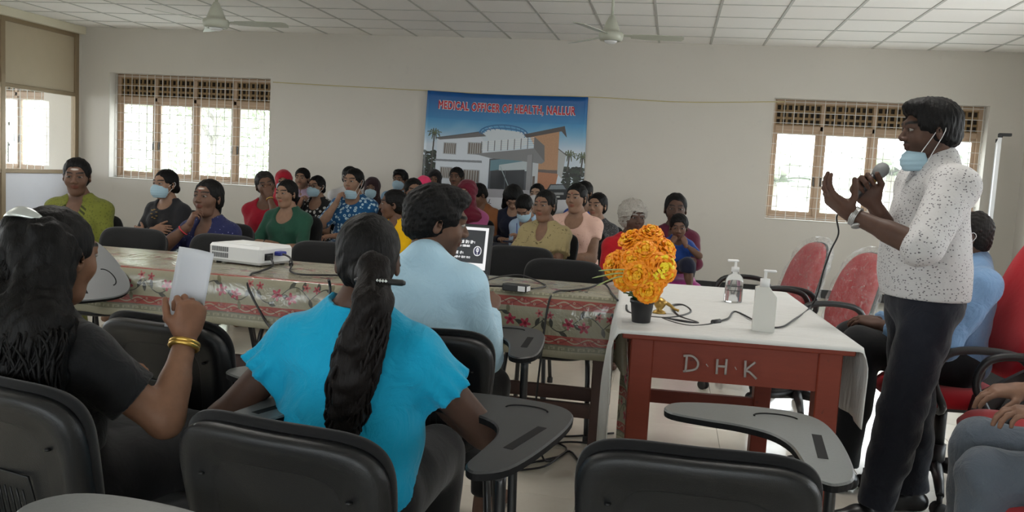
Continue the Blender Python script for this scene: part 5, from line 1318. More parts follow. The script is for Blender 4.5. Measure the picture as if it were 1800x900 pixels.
def person(label, head, phi, hphi=None, hp=0., hr=0., seat=.42, lean=.05, side=0., fat=1.0, male=False, sc=.95, hs=.95, skin=(.13, .062, .036),
           hands=None, group=None, hres=.005, bres=.012, cres=.011, hair='tied', hair_mat='hair', top=None, bottom=None, mask=None, marks=(), legs=None,
           twist=0., extra=None, stand=None, sw=None, glasses=False, eyes=True, arml=1.0, kneew=.1, hip=None, legf=.40, neckl=.140, hfat=None, name='person', category='person', chinstrap=True, hand_sc=.93):
    ph = math.radians(phi); hphi = phi if hphi is None else hphi
    fwd = A(math.sin(ph), -math.cos(ph), 0)
    base = A(head[0], head[1], 0)-fwd*lean
    Rw = rotz(math.pi+ph)
    base = base-Rw@A(side, 0, 0)
    root = empty(name, tuple(base), math.pi+ph, label, category, group)
    H = A(side, lean, head[2])
    rel = math.radians(hphi-phi); Rh = rotz(rel)@rotx(-math.radians(hp))@roty(math.radians(hr))
    Hip = A(0, 0, seat+.085) if hip is None else Rw.T@(A(*hip)-base)
    Nb = H+(rotz(rel*.3)@rotx(-math.radians(hp)*.4))@A(0, -.035, -neckl*hs)
    zt = unit(Nb-Hip); TL = np.linalg.norm(Nb-Hip)
    xt = rotz(math.radians(twist))@A(1, 0, 0); xt = unit(xt-zt*(xt@zt)); yt = np.cross(zt, xt); Rt = np.stack([xt, yt, zt], 1)
    T = lambda x, y, t: Hip+zt*TL*t+xt*x+yt*y
    f = fat; fw = 1+(f-1)*.9; w = sc
    SW = (sw or (.176 if male else .150))*w
    pel = [EL(Hip+A(0, -.01, 0), A(.158*fw, .118*f, .115)*w, k=.04)] if not male else [EL(Hip+A(0, -.01, 0), A(.15*fw, .115*f, .11)*w, k=.04)]
    tor = [EL(T(0, .012*f, .30), A(.134*fw*w, .104*f*w, TL*.27), Rt, k=.06), EL(T(0, 0, .64), A((.150 if male else .138)*fw**.6*w, .102*f**.6*w, TL*.36), Rt, k=.06)]
    if not male: tor += [EL(T(sx*.066*w, .070*w*f**.5, .60), A(.062, .056, .062)*w*f**.7, Rt, k=.03) for sx in (1, -1)]
    S = {sx: Nb+Rt@A(sx*SW, -.004, (-.066 if male else -.074)*w) for sx in (1, -1)}
    tor += [RC(S[1]*.93+S[-1]*.07, S[-1]*.93+S[1]*.07, .044*w*f**.5, .044*w*f**.5, k=.06)]
    trap = [RC(Nb+A(0, -.012, .035), S[sx]*.72+Nb*.28+A(0, -.008, .012), .038*w, .033*w, k=.045) for sx in (1, -1)]
    head_c = H-Rh@A(0, 0, 0)
    nr = (.056 if male else .044)*w*f**.35
    nk_top = H+Rh@(A(0, -.022, -.05)*hs)
    neck = [RC(nk_top, Nb+A(0, 0, -.02), nr, nr*1.10, k=.03)]
    # arms
    U, FA = .265*w*(1.08 if male else 1)*arml, .235*w*(1.08 if male else 1)*arml
    am = f**.6*(1.06 if male else .95)*w
    hands = dict(hands or {})
    arm = {}; handp = []
    for sx, key in ((1, 'R'), (-1, 'L')):
        d = dict(w=(sx*.07, .27, seat+.19), hint=(sx*.5, -.6, -.5), pose='relaxed', n=(-sx*.25, .0, -1))
        d.update(hands.get(key, {}))
        if d.get('world'):
            d['w'] = Rw.T@(A(*d['w'])-base)
            for q in ('hint', 'f', 'n'):
                if q in hands[key]: d[q] = Rw.T@A(*d[q])
        E, W = ik(S[sx], A(*d['w']), U, FA, d['hint'])
        arm[sx] = (E, W)
        fd = unit(A(*d['f'])) if 'f' in d else unit(W-E)
        handp.append((hand_prims(W, fd, A(*d['n']), sx, d['pose'], hand_sc*(1.06 if male else .97), d.get('thumb')), d.get('hres', hres)))
    def arms(e=0.):
        out = []
        for sx in (1, -1):
            E, W = arm[sx]
            out += [RC(S[sx], E, (.047+e)*am, (.036+e)*am, k=.03), RC(E, W, (.037+e)*am, (.0245+e)*am, k=.02), RC(E+(W-E)*.1, E+(W-E)*.45, (.035+e)*am, (.033+e)*am, k=.02)]
        return out
    # legs
    leg = {}
    for sx in (1, -1):
        hj = Hip+A(sx*.085*w, 0, -.02)
        if legs: K, An, To = (Rw.T@(A(*q)-base) for q in legs[0 if sx == 1 else 1])
        else: K = A(sx*kneew, legf*w, seat+.055); An = A(sx*.11, legf*w-.02, .085); To = An+A(sx*.02, .15, -.05)
        leg[sx] = (hj, K, An, To)
    lf = f**.6*w
    legp = []
    for sx in (1, -1):
        hj, K, An, To = leg[sx]
        legp += [RC(hj, K, .078*lf, .055*lf, k=.03), RC(K, An, .053*lf, .034*lf, k=.02), RC(K+(An-K)*.12+A(0, -.012, 0), K+(An-K)*.5+A(0, -.012, 0), .05*lf, .045*lf, k=.03),
                 RC(An+A(0, 0, -.03), To, .036, .028, k=.02), RC(An+A(0, -.03, -.05), An, .03, .03, k=.02)]
    body = tor+pel+trap+neck+arms()+legp
    F, mn = field(body, bres); parts = [surfnet(F, mn, bres)]
    ncol = [np.tile(np.array(skin, np.float32), (len(parts[0][0]), 1))]
    for hpz, rs in handp:
        F, mn = field(hpz, min(rs, .005), pad=.015); v = surfnet(F, mn, min(rs, .005)); parts.append(v)
        ncol.append(np.tile(np.array(skin, np.float32)*A(1.05, 1.0, 1.0), (len(v[0]), 1)))
    # head, in its own frame
    toh = lambda p: (Rh.T@(p-H))/hs
    hP, hS, hN, hM = head_prims(hfat or f, male)
    nkp = [RC(toh(nk_top), toh(Nb+A(0, 0, -.02)), nr/hs, nr*1.1/hs, k=.02)]
    F, mn = field(hP, hres, sub=hS, region=(A(-.10, -.13, -.17), A(.10, .13, .13)))
    def more(F, mn, add, sub=()):
        n = F.shape; rg = (mn, mn+hres*(np.array(n)-1.001))
        G, _ = field(add, hres, region=rg); G = G[:n[0], :n[1], :n[2]]
        k = .006; hh = np.clip(.5+.5*(G-F)/k, 0, 1); F = G*(1-hh)+F*hh-k*hh*(1-hh)
        if sub:
            G, _ = field(list(sub), hres, region=rg); G = -G[:n[0], :n[1], :n[2]]
            F = np.maximum(F, G)
        return F
    F = more(F, mn, hN+nkp, hM)
    Vh, Qh = surfnet(F, mn, hres)
    parts.append((H+(Vh*hs)@Rh.T, Qh))
    lipc = np.array(skin)*A(1.02, .66, .66); brow = (.006, .005, .0045) if hair != 'grey' else (.25, .24, .22)
    ncol.append(head_color(Vh, skin, lipc, brow, male, marks))
    V, Q = join(parts)
    me = np_mesh('body', V, Q, True, np.concatenate(ncol)); link('body', me, MAT['skin'], root)
    if eyes:
        for sx in (1, -1):
            o = link('eye', EYE, [MAT['eye_white'], MAT['iris']], root)
            o.matrix_local = Matrix.Translation(tuple(H+Rh@(A(sx*.0315, .0755, .0085)*hs))) @ Matrix(Rh.tolist()).to_4x4() @ Matrix.Diagonal((1.12*hs, hs, .58*hs, 1))
    ctx = dict(Rw=Rw, base=base, loc=lambda *q: Rw.T@(A(*q)-base), root=root, H=H, Rh=Rh, hs=hs, S=S, arm=arm, Nb=Nb, Hip=Hip, T=T, Rt=Rt, TL=TL, leg=leg, toh=toh, am=am, lf=lf, w=w, f=f, seat=seat, zt=zt, hres=hres, cres=cres, trap=trap, tor=tor, pel=pel, neck=neck, nr=nr, legp=legp, arms=arms)
    def headmesh(nm, V, Q, mat, col=None):
        return link(nm, np_mesh(nm, H+(V*hs)@Rh.T, Q, True, col), MAT[mat] if isinstance(mat, str) else mat, root)
    ctx['headmesh'] = headmesh
    # hair
    rs = max(hres, .005); seed = int(abs(head[0]*977+head[1]*131))
    nz = wrinkle(seed, .0035, 95., (1, .35, .35))
    if hair in ('tied', 'bun', 'pony'):
        add, cut = hair_cap()
        if hair == 'bun': add.append(EL((0, -.128, .0), (.038, .03, .036), k=.02))
        if hair == 'pony': add += [RC((0, -.115, -.02), (.02, -.125, -.16), .026, .02, .02), RC((.02, -.125, -.16), (.03, -.10, -.27), .02, .008, .02)]
        if hair == 'tied': add.append(EL((0, -.118, -.035), (.032, .026, .035), k=.02))
        F, mn = field(add, rs, sub=cut, disp=nz); v = surfnet(F, mn, rs); headmesh('hair', *v, hair_mat)
    elif hair in ('short', 'short_thick', 'balding', 'buzz'):
        g = {'short': .010, 'short_thick': .0145, 'balding': .005, 'buzz': .005}[hair]
        add, cut = hair_cap(g, front=.064)
        add[1] = EL((0, -.058, -.025), (.06+g*.5, .045+g*.8, .045), k=.03)
        if hair == 'short_thick': add.append(EL((0, .045, .096), (.060, .05, .030), k=.03))
        cut += [EL((sx*.09, -.004, -.012), (.022, .020, .030), k=.01) for sx in (1, -1)]
        if hair == 'balding': cut.append(EL((0, .05, .13), (.05, .09, .055), k=.02))
        nz = wrinkle(seed, .0045 if hair != 'buzz' else .002, 150., (1, 1, .6))
        F, mn = field(add, rs, sub=cut, disp=nz, keep=lambda P: -.075-P[:, 2]); v = surfnet(F, mn, rs); headmesh('hair', *v, hair_mat)
    elif hair == 'grey':
        add, cut = hair_cap(.024, front=.05); add.append(EL((0, -.02, .05), (.098, .11, .085), k=.02))
        nz = wrinkle(seed, .009, 150.); F, mn = field(add, rs, sub=cut, disp=nz); v = surfnet(F, mn, rs); headmesh('hair', *v, hair_mat)
    elif hair == 'loose':
        add, cut = hair_cap(.016, front=.06)
        add += [RC((sx*.07, -.02, .02), (sx*.082, -.01, -.15), .03, .032, .03) for sx in (1, -1)]+[RC((0, -.07, 0), (0, -.09, -.2), .06, .06, .04), RC((.04, -.07, 0), (.06, -.08, -.2), .05, .05, .04), RC((-.04, -.07, 0), (-.06, -.08, -.2), .05, .05, .04)]
        F, mn = field(add, rs, sub=cut, disp=nz); v = surfnet(F, mn, rs); headmesh('hair', *v, hair_mat)
    elif hair == 'hijab':
        nb = toh(Nb)
        add = [EL((0, -.016, .034), (.088, .11, .098), k=.02), EL((0, .012, -.05), (.075, .085, .09), k=.03), RC((0, .0, -.08), nb+A(0, .0, -.02), .075, .10, .05),
               EL(nb+A(0, .02, -.06), (.165, .115, .075), k=.05), EL(nb+A(.03, .075, -.15), (.10, .05, .11), k=.05)]
        cut = [EL((0, .13, -.012), (.053, .085, .078), k=.012)]
        F, mn = field(add, rs, sub=cut, disp=wrinkle(seed, .006, 38.)); v = surfnet(F, mn, rs); headmesh('hijab', *v, hair_mat)
    # mask
    if mask is not None:
        low = .060 if mask.get('chin') else 0.
        v = mask_mesh(rs, low, -.014 if low else 0); headmesh('face_mask', *v, mask.get('mat', 'mask_blue'))
        if hair != 'hijab':
            for sx in (1, -1):
                mb = MB(); pts = [(sx*.052, .045, -.018-low), (sx*.066, .018, -.008-low*.4), (sx*.080, -.016, .022), (sx*.083, -.028, .0), (sx*.066, .012, -.05-low*.6), (sx*.050, .035, -.085-low)]
                mb.tube([H+Rh@(A(*p)*hs) for p in spline(pts, 4)], .0016, 5); mb.build('mask_strap', MAT['white_plastic'], root)
    if glasses:
        mb = MB()
        for sx in (1, -1):
            c = A(sx*.031, .103, .008)
            mb.tube([H+Rh@((c+A(.022*math.cos(a), -.006*abs(math.cos(a)), .017*math.sin(a)))*hs) for a in np.linspace(0, 2*math.pi, 14, endpoint=False)], .0022, 5, closed=True)
            mb.tube([H+Rh@(A(*p)*hs) for p in ((sx*.053, .098, .012), (sx*.078, .03, .014), (sx*.082, -.02, .008))], .0018, 5)
        mb.tube([H+Rh@(A(*p)*hs) for p in ((-.010, .104, .01), (.010, .104, .01))], .002, 5)
        mb.build('glasses', MAT['black_plastic'], root)
    # top
    if top:
        e = top.get('infl', .010); sl = top.get('sleeve', .6); r_s = top.get('res', cres)
        add = [p.grow(e) for p in tor]+[p.grow(e*.8) for p in trap]
        if top.get('hem', 'lap') == 'lap': add += [p.grow(e*.9) for p in pel]
        if top.get('loose'): add.append(EL(T(0, .01, .36), A(.150*fw*w, .12*f*w, TL*.34)*top['loose'], Rt, k=.05))
        for sx in (1, -1):
            E, W = arm[sx]; se = top.get('sl_infl', .010)
            if sl > 0:
                a = min(sl, 1); end = S[sx]+(E-S[sx])*a
                r1 = .047*am+se; r2 = (.047+(.036-.047)*a)*am+se+top.get('flare', 0)
                add.append((FRC if sl <= 1 else RC)(S[sx]+unit(S[sx]-E)*.0, end, r1, r2, k=.03, **({'ruff': top.get('ruff', 0)} if sl <= 1 else {})))
                add.append(EL(S[sx], A(1, 1, 1)*(r1+top.get('puff', 0)), k=.03))
                if sl > 1:
                    b = min(sl-1, 1); add.append(FRC(E, E+(W-E)*b, .037*am+se, (.037+(.0245-.037)*b)*am+se+top.get('flare', 0), k=.025))
        nk = top.get('neck', 'round')
        cut = []
        if nk == 'round': cut = [EL(Nb+Rt@A(0, .06, .0), A(.072, .085, .062)*w, Rt, k=.008), EL(Nb+Rt@A(0, -.01, .05), A(.07, .07, .05)*w, Rt, k=.008)]
        elif nk == 'deep': cut = [EL(Nb+Rt@A(0, .085, -.02), A(.078, .09, .085)*w, Rt, k=.008), EL(Nb+Rt@A(0, -.01, .05), A(.074, .075, .05)*w, Rt, k=.008)]
        elif nk == 'v': cut = [EL(Nb+Rt@A(0, .09, -.03), A(.05, .09, .10)*w, Rt, k=.008), EL(Nb+Rt@A(0, -.01, .05), A(.07, .07, .05)*w, Rt, k=.008)]
        elif nk == 'collar':
            cut = [EL(Nb+Rt@A(0, .1, .02), A(.03, .07, .08)*w, Rt, k=.006)]
        for dr in top.get('drape', ()): add.append(dr(ctx))
        dz = wrinkle(seed+3, top.get('wr', .004), top.get('wf', 24.), top.get('an', (1, 1, 1)))
        kp = None
        if 'hemz' in top:
            hz = top['hemz']; kp = lambda P: hz-P[:, 2]
        F, mn = field(add, r_s, sub=cut, disp=dz, keep=kp)
        if nk == 'collar':
            n = F.shape; rg = (mn, mn+r_s*(np.array(n)-1.001)); ring = []
            ax_ = unit(nk_top-Nb); e1 = unit(np.cross(ax_, A(0, 1, 0))); e2 = np.cross(ax_, e1)*-1
            m = 14
            for i in range(m):
                a0 = math.pi*2*i/m; a1 = math.pi*2*(i+1)/m
                if abs(i-(m/4-.5)) < .8: continue
                q = lambda a: Nb+ax_*(.028*w+.010*math.cos(a-math.pi*1.5))+(e1*math.cos(a)+e2*math.sin(a))*(nr+.012)
                ring.append(RC(q(a0), q(a1), .0115, .0115, .006)); ring.append(RC(q(a0)-ax_*.022, q(a1)-ax_*.022, .0145, .0145, .006))
            G, _ = field(ring, r_s, region=rg); F = np.minimum(F, G[:n[0], :n[1], :n[2]])
        v = surfnet(F, mn, r_s); me = np_mesh(top.get('name', 'blouse'), *v)
        link(top.get('name', 'blouse'), me, MAT[top['mat']], root)
    if bottom:
        e = .014; r_s = bottom.get('res', max(cres, .012)); add = [p.grow(e*.6) for p in pel]
        if bottom.get('kind', 'trousers') == 'trousers':
            for sx in (1, -1):
                hj, K, An, To = leg[sx]; wd = bottom.get('wide', 0)
                add += [RC(hj, K, .078*lf+e, .058*lf+e+wd*.5, k=.03), FRC(K, An+(K-An)*.02, .057*lf+e+wd*.5, .036*lf+e+wd, k=.02), RC(K+(An-K)*.12+A(0, -.012, 0), K+(An-K)*.5+A(0, -.012, 0), .05*lf+e, .045*lf+e+wd*.6, k=.03)]
        else:
            for sx in (1, -1):
                hj, K, An, To = leg[sx]
                add += [RC(hj, K, .095*lf+e, .075*lf+e, k=.09), FRC(K, An+(K-An)*.12, .075*lf+e, .085*lf+e, k=.08)]
            hj, K, An, To = leg[1]; h2, K2, A2, T2 = leg[-1]
            add += [RC((hj+h2)/2, (K+K2)/2, .08*lf, .07*lf, k=.08), FRC((K+K2)/2, (An+A2)/2+(K-An)*.12, .07*lf, .08*lf, k=.08)]
        kp = None
        F, mn = field(add, r_s, disp=wrinkle(seed+9, bottom.get('wr', .005), 20.), keep=bottom.get('keep')); v = surfnet(F, mn, r_s)
        link(bottom.get('name', 'trousers'), np_mesh(bottom.get('name', 'trousers'), *v), MAT[bottom['mat']], root)
    if bottom and bottom.get('shoes'):
        for sx in (1, -1):
            hj, K, An, To = leg[sx]; fd = unit((To-An)*A(1, 1, 0))
            p0 = A(An[0], An[1], 0)
            add = [RC(p0-fd*.035+A(0, 0, .042), p0+fd*.06+A(0, 0, .048), .040, .040, .03), RC(p0+fd*.06+A(0, 0, .042), p0+fd*.175+A(0, 0, .030), .040, .028, .03), RC(p0+A(0, 0, .05), p0+A(0, 0, .09), .042, .040, .02)]
            F, mn = field(add, .007, keep=lambda P: .004-P[:, 2]); v = surfnet(F, mn, .007)
            link('shoe', np_mesh('shoe', *v), MAT[bottom['shoes']], root)
    if extra: extra(ctx)
    return root, ctx

def strands(ctx, name, guides, radii, n, mat, seed, wave=.012, r0=.0045, m=18, freq=3.):
    """wavy locks laid round a guide line (local coordinates); radii = half width, half depth along the guide"""
    R = np.random.RandomState(seed); G = [A(*p) for p in spline([tuple(g) for g in guides], 6)]; G = np.array(G)
    rad = np.array([np.interp(np.linspace(0, 1, len(G)), np.linspace(0, 1, len(radii)), [q[i] for q in radii]) for i in (0, 1)]).T
    mb = MB()
    for k in range(n):
        a = R.uniform(0, 6.28); q = R.uniform(.55, 1)**.5; ph = R.uniform(0, 6.28, 2); t1 = R.uniform(.82, 1.0); pts = []; rr = []; fr = freq*R.uniform(.7, 1.4)
        t0 = 0 if R.rand() < .6 else R.uniform(0, .3)
        for i in range(m):
            t = t0+(t1-t0)*i/(m-1); j = t*(len(G)-1); i0 = min(int(j), len(G)-2); f = j-i0
            c = G[i0]*(1-f)+G[i0+1]*f; w = rad[i0]*(1-f)+rad[i0+1]*f; aa = a+.5*math.sin(t*4+ph[0])
            wv = wave*min(1, t*4)
            pts.append(c+A(math.cos(aa)*w[0]*q+wv*math.sin(t*6.28*fr+ph[0]), math.sin(aa)*w[1]*q+wv*.5*math.sin(t*6.28*fr+ph[1]), wv*.3*math.sin(t*19+ph[1])))
            rr.append(r0*(1.-.75*max(0, (i/(m-1)-.7)/.3))*R.uniform(.85, 1.15))
        mb.tube([tuple(p) for p in pts], rr, 5)
    return mb.build(name, MAT[mat], ctx['root'])
# ---------------------------------------------------------------- the people in the room
DARK, BROWN, MID, TAN, FAIR = (.078, .040, .027), (.125, .065, .042), (.19, .105, .068), (.265, .155, .103), (.38, .25, .18)
def people_materials():
    print_cloth('green_kurta', srgb(108, 112, 44), srgb(94, 98, 40), 60, .35); print_cloth('kurta_panel', srgb(70, 74, 36), srgb(120, 122, 60), 90, .38)
    cloth('sheer_black', (.016, .016, .019)); print_cloth('grey_print', srgb(150, 162, 165), srgb(92, 104, 110), 16, .34, mode='noise'); print_cloth('navy_dots', srgb(30, 34, 72), srgb(120, 120, 150), 42, .16)
    cloth('crimson', srgb(150, 22, 42)); print_cloth('beige_print', srgb(172, 154, 128), srgb(110, 90, 70), 20, .55, mode='noise'); cloth('hijab_red', srgb(158, 22, 42)); cloth('bottle_green', srgb(34, 76, 60))
    cloth('lilac_shirt', srgb(170, 150, 172)); print_cloth('black_floral', (.014, .014, .015), (.6, .6, .58), 26, .36, mode='leaf'); cloth('white_shirt', (.62, .61, .62)); print_cloth('blue_leaf', srgb(24, 78, 122), srgb(170, 196, 208), 30, .42, mode='leaf')
    cloth('hijab_dark', srgb(44, 26, 30)); cloth('sky_shirt', srgb(130, 160, 185)); print_cloth('yellow_print', srgb(226, 176, 8), srgb(110, 84, 10), 22, .62, mode='noise'); cloth('grey_brown', srgb(88, 82, 78))
    cloth('black_cloth', (.006, .006, .007), fold=.15); cloth('hijab_pink', srgb(232, 62, 110)); cloth('maroon_hijab', srgb(92, 16, 36)); cloth('rose_kurta', srgb(150, 72, 112)); cloth('rust', srgb(140, 88, 52)); cloth('ink_navy', srgb(22, 26, 46))
    cloth('olive_cloth', srgb(64, 62, 46)); cloth('pale_blue', srgb(160, 184, 208)); print_cloth('khaki_ruffle', srgb(150, 136, 98), srgb(88, 78, 52), 24, .62, mode='noise', stretch=(1, 1, 2)); print_cloth('peach_dress', srgb(222, 184, 168), srgb(170, 120, 112), 30, .66, mode='noise')
    cloth('royal_blue', srgb(40, 70, 140)); print_cloth('grey_speckle', srgb(62, 62, 64), srgb(120, 118, 116), 80, .3); cloth('red_blouse', srgb(170, 18, 30)); cloth('white_saree', srgb(190, 176, 172)); cloth('maroon_top', srgb(84, 24, 46)); cloth('magenta', srgb(150, 22, 112), .6); cloth('child_blue', srgb(28, 62, 130))
    cloth('turquoise', srgb(4, 156, 196), .75, .06, fold=.6); t = cloth('black_blouse', (.0065, .007, .0085), .7, fold=.5); cloth('shirt_blue', srgb(172, 205, 224), .8, .04, fold=.6); print_cloth('speckle_shirt', (.50, .49, .49), (.13, .12, .13), 78, .27, stretch=(1, 1, 1.5)); cloth('navy_trousers', (.0065, .008, .015), .8, fold=.3)
    cloth('mid_blue_shirt', srgb(112, 144, 180), .8, .06, fold=.7); cloth('jeans_grey', srgb(84, 92, 102), .9, .12, fold=.7); plain('shoe_black', (.010, .010, .011), .35); plain('skin_nail', (.3, .18, .13), .4); cloth('hijab_black', (.012, .011, .013))
    plain('red_thread', (.45, .03, .04), .7)
    m = MAT['green_kurta']; nt = m.node_tree; b = nt.nodes['Principled BSDF']; src = b.inputs['Base Color'].links[0].from_socket     # embroidered bands down the front
    def nd(op, a, v=None, v2=None):
        x = nt.nodes.new('ShaderNodeMath'); x.operation = op; nt.links.new(a, x.inputs[0])
        if v is not None:
            if isinstance(v, bpy.types.NodeSocket): nt.links.new(v, x.inputs[1])
            else: x.inputs[1].default_value = v
        if v2 is not None: x.inputs[2].default_value = v2
        return x.outputs[0]
    tc = nt.nodes.new('ShaderNodeTexCoord'); sp = nt.nodes.new('ShaderNodeSeparateXYZ'); nt.links.new(tc.outputs['Object'], sp.inputs[0])
    band = nd('LESS_THAN', nd('ABSOLUTE', nd('SUBTRACT', nd('ABSOLUTE', sp.outputs[0]), .062)), .024); front = nd('GREATER_THAN', sp.outputs[1], .09)
    zig = nd('GREATER_THAN', nd('SINE', nd('ADD', nd('MULTIPLY', sp.outputs[2], 230.), nd('MULTIPLY', nd('ABSOLUTE', sp.outputs[0]), 160.))), -.1)
    fac = nd('MULTIPLY', nd('MULTIPLY', band, front), zig)
    mx = nt.nodes.new('ShaderNodeMix'); mx.data_type = 'RGBA'; nt.links.new(fac, mx.inputs[0]); nt.links.new(src, mx.inputs[6]); mx.inputs[7].default_value = (*srgb(52, 56, 26), 1); nt.links.new(mx.outputs[2], b.inputs['Base Color'])

def chin(side, dx=0., dy=0., dz=0., **k):     # a hand held to the chin; offsets from the head centre filled in below
    return dict(chin=(dx, dy, dz), **k)
def seat_for(label, head, phi, lean, side=0., arm=None):
    """a plain black chair under a seated listener"""
    ph = math.radians(phi); c = A(head[0], head[1], 0)-A(math.sin(ph), -math.cos(ph), 0)*(lean-.03)
    return student_chair(label, (c[0], c[1], 0), math.pi+ph, tablet=bool(arm), name='visitor_chair', tab_mat=arm or 'tablet_grey')

def build_people():
    global SEATP
    S = .42
    proto = []
    def P(label, head, phi, lean=.05, chair=True, arm=None, **k):
        if 'hands' in k:
            hh = {}
            for key, d in k['hands'].items():
                d = dict(d); sx = 1 if key == 'R' else -1
                if 'chin' in d:
                    dx, dy, dz = d.pop('chin'); d['w'] = (sx*.055+dx, lean+.10+dy, head[2]-.175+dz)
                    d.setdefault('hint', (sx*.5, .35, -.9)); d.setdefault('pose', 'chin'); d.setdefault('f', (-sx*.35, -.05, .9)); d.setdefault('n', (-sx*.75, -.6, .1))
                hh[key] = d
            k['hands'] = hh
        r, c = person(label, head, phi, lean=lean, seat=S, **k)
        if chair:
            ph = math.radians(phi); q = c['base']-A(math.sin(ph), -math.cos(ph), 0)*(-.06)
            if arm or not proto:
                o = student_chair('x', (q[0], q[1], 0), math.pi+ph, tablet=bool(arm), name='visitor_chair', tab_mat=arm or 'tablet_grey')
                if not arm: proto.append(o)
            else: o = copy_tree(proto[0], (q[0], q[1], 0), math.pi+ph)
            o['label'] = 'black chair under '+label if len(label.split()) < 13 else 'black chair under '+' '.join(label.split()[:12])
            o['category'] = 'chair'; o['group'] = 'chairs the audience sits on'
        return c
    lap = lambda z=.19, y=.27, sp=.06: {'R': dict(w=(sp, y, S+z)), 'L': dict(w=(-sp, y, S+z))}
    crossed = lambda z=.27: {'R': dict(w=(-.035, .195, S+z), hint=(1, -.2, -.5), f=(-.9, .05, .1), n=(0, -1, -.3)), 'L': dict(w=(.045, .225, S+z-.03), hint=(-1, -.2, -.5), f=(.9, -.05, .15), n=(0, -1, -.2))}
    # --- front rows, left to right
    P('stout woman in olive green kurta at far left of audience', (-3.847, 4.997, 1.085), 12, hphi=28, hp=4, fat=1.32, hs=1.03, sc=1.0, skin=BROWN, marks=('ash',), hands=lap(.2, .25), top=dict(mat='green_kurta', sleeve=1.75, neck='v', sl_infl=.014, hem='lap', loose=1.02), bottom=dict(kind='skirt', mat='green_kurta'))
    P('woman in sheer black top and blue mask under left window', (-3.859, 6.01, 1.03), -8, hphi=-14, hs=.97, skin=TAN, mask={}, hands=crossed(), top=dict(mat='sheer_black', sleeve=1.8, neck='round'), bottom=dict(kind='skirt', mat='grey_print'),
      extra=lambda c: motif(c))
    P('woman in navy dotted blouse resting chin on her hand', (-2.939, 5.052, .998), -3, hphi=-6, hp=-6, fat=1.2, hs=1.03, sc=1., skin=BROWN, marks=('ash', 'bindi'), hair='pony', hands={'R': chin('R', -.015, .035, .005, hint=(.9, .3, -.9)), 'L': dict(w=(.02, .25, S+.2))},
      top=dict(mat='navy_dots', sleeve=1.05, neck='v'), bottom=dict(kind='skirt', mat='navy_dots'), extra=lambda c: bangle(c, 1, 'red_thread', .22))
    P('woman in crimson top hiding one eye behind her hand', (-3.375, 6.713, 1.045), 12, hphi=32, hr=12, hs=1.02, skin=BROWN, hair='pony', hair_mat='hair_soft', hands={'L': chin('L', -.005, .015, .09, f=(.25, -.1, .95), n=(.5, -.85, .0)), 'R': dict(w=(-.05, .25, S+.22))},
      top=dict(mat='crimson', sleeve=.75), bottom=dict(kind='skirt', mat='beige_print'), extra=lambda c: bangle(c, -1, 'gold', .1))
    P('woman in red hijab and pale mask behind crimson top woman', (-3.784, 7.9, 1.05), 5, hphi=20, hs=.95, skin=TAN, hair='hijab', hair_mat='hijab_red', mask={}, top=dict(mat='black_cloth', sleeve=1.9), bottom=dict(kind='skirt', mat='black_cloth'))
    P('woman in bottle green dress with hands folded and wristwatch', (-2.977, 6.271, 1.005), -3, hphi=-14, hs=.92, fat=1.12, skin=TAN, hands={'R': dict(w=(.03, .25, S+.21), hint=(1, -.4, -.5), f=(-.9, .3, 0)), 'L': dict(w=(-.02, .27, S+.18), hint=(-1, -.4, -.5), f=(.9, .3, 0))}, top=dict(mat='bottle_green', sleeve=1.1, neck='deep'), bottom=dict(kind='skirt', mat='bottle_green'), extra=lambda c: (bangle(c, 1, 'black_plastic', .1), necklace(c)))
    P('man in lilac shirt seated at back left', (-3.974, 8.75, 1.075), 5, hphi=5, male=True, hs=.95, skin=TAN, hair='short', marks=('stubble',), top=dict(mat='lilac_shirt', sleeve=1.9, neck='collar'), bottom=dict(kind='trousers', mat='navy_trousers'))
    P('woman in black floral dress wearing glasses and blue mask', (-3.488, 8.018, 1.02), -8, hphi=-14, hs=.92, skin=TAN, glasses=True, mask={}, arm='pink_board', hands={'R': chin('R', .05, .03, -.01), 'L': dict(w=(-.03, .26, S+.24))}, top=dict(mat='black_floral', sleeve=.35, neck='deep'), bottom=dict(kind='skirt', mat='black_floral'))
    P('man in white shirt turned sideways with mask below chin', (-3.416, 8.75, 1.12), 25, hphi=55, male=True, hs=1.0, skin=DARK, hair='buzz', mask=dict(chin=True), marks=('stubble',), top=dict(mat='white_shirt', sleeve=1.8, neck='collar'), bottom=dict(kind='trousers', mat='navy_trousers'))
    P('woman in blue leaf print dress with mask pulled to chin', (-2.761, 7.138, 1.11), -4, hphi=-10, hs=1.0, fat=1.3, sc=1., skin=TAN, hair='bun', mask=dict(chin=True), hands={'R': chin('R', .04, .02, -.01), 'L': dict(w=(.06, .25, S+.22))}, top=dict(mat='blue_leaf', sleeve=.95, neck='round', sl_infl=.018), bottom=dict(kind='skirt', mat='blue_leaf'))
    P('woman in dark hijab and mask behind blue print dress', (-3.079, 8.5, 1.02), 0, hphi=8, hs=.95, skin=MID, hair='hijab', hair_mat='hijab_dark', mask={}, top=dict(mat='black_cloth', sleeve=1.9), bottom=dict(kind='skirt', mat='black_cloth'))
    P('young man with thick hair and blue mask at the wall', (-3.041, 9.3, 1.11), 0, hphi=-5, male=True, hs=.97, skin=MID, hair='short_thick', mask={}, top=dict(mat='sky_shirt', sleeve=.8, neck='collar'), bottom=dict(kind='trousers', mat='navy_trousers'))
    P('woman in yellow print dress seen in profile facing left', (-2.118, 6.323, .972), -35, hphi=-72, hs=.98, skin=BROWN, hair='bun', top=dict(mat='yellow_print', sleeve=.7, neck='round'), bottom=dict(kind='skirt', mat='yellow_print'), hands=lap())
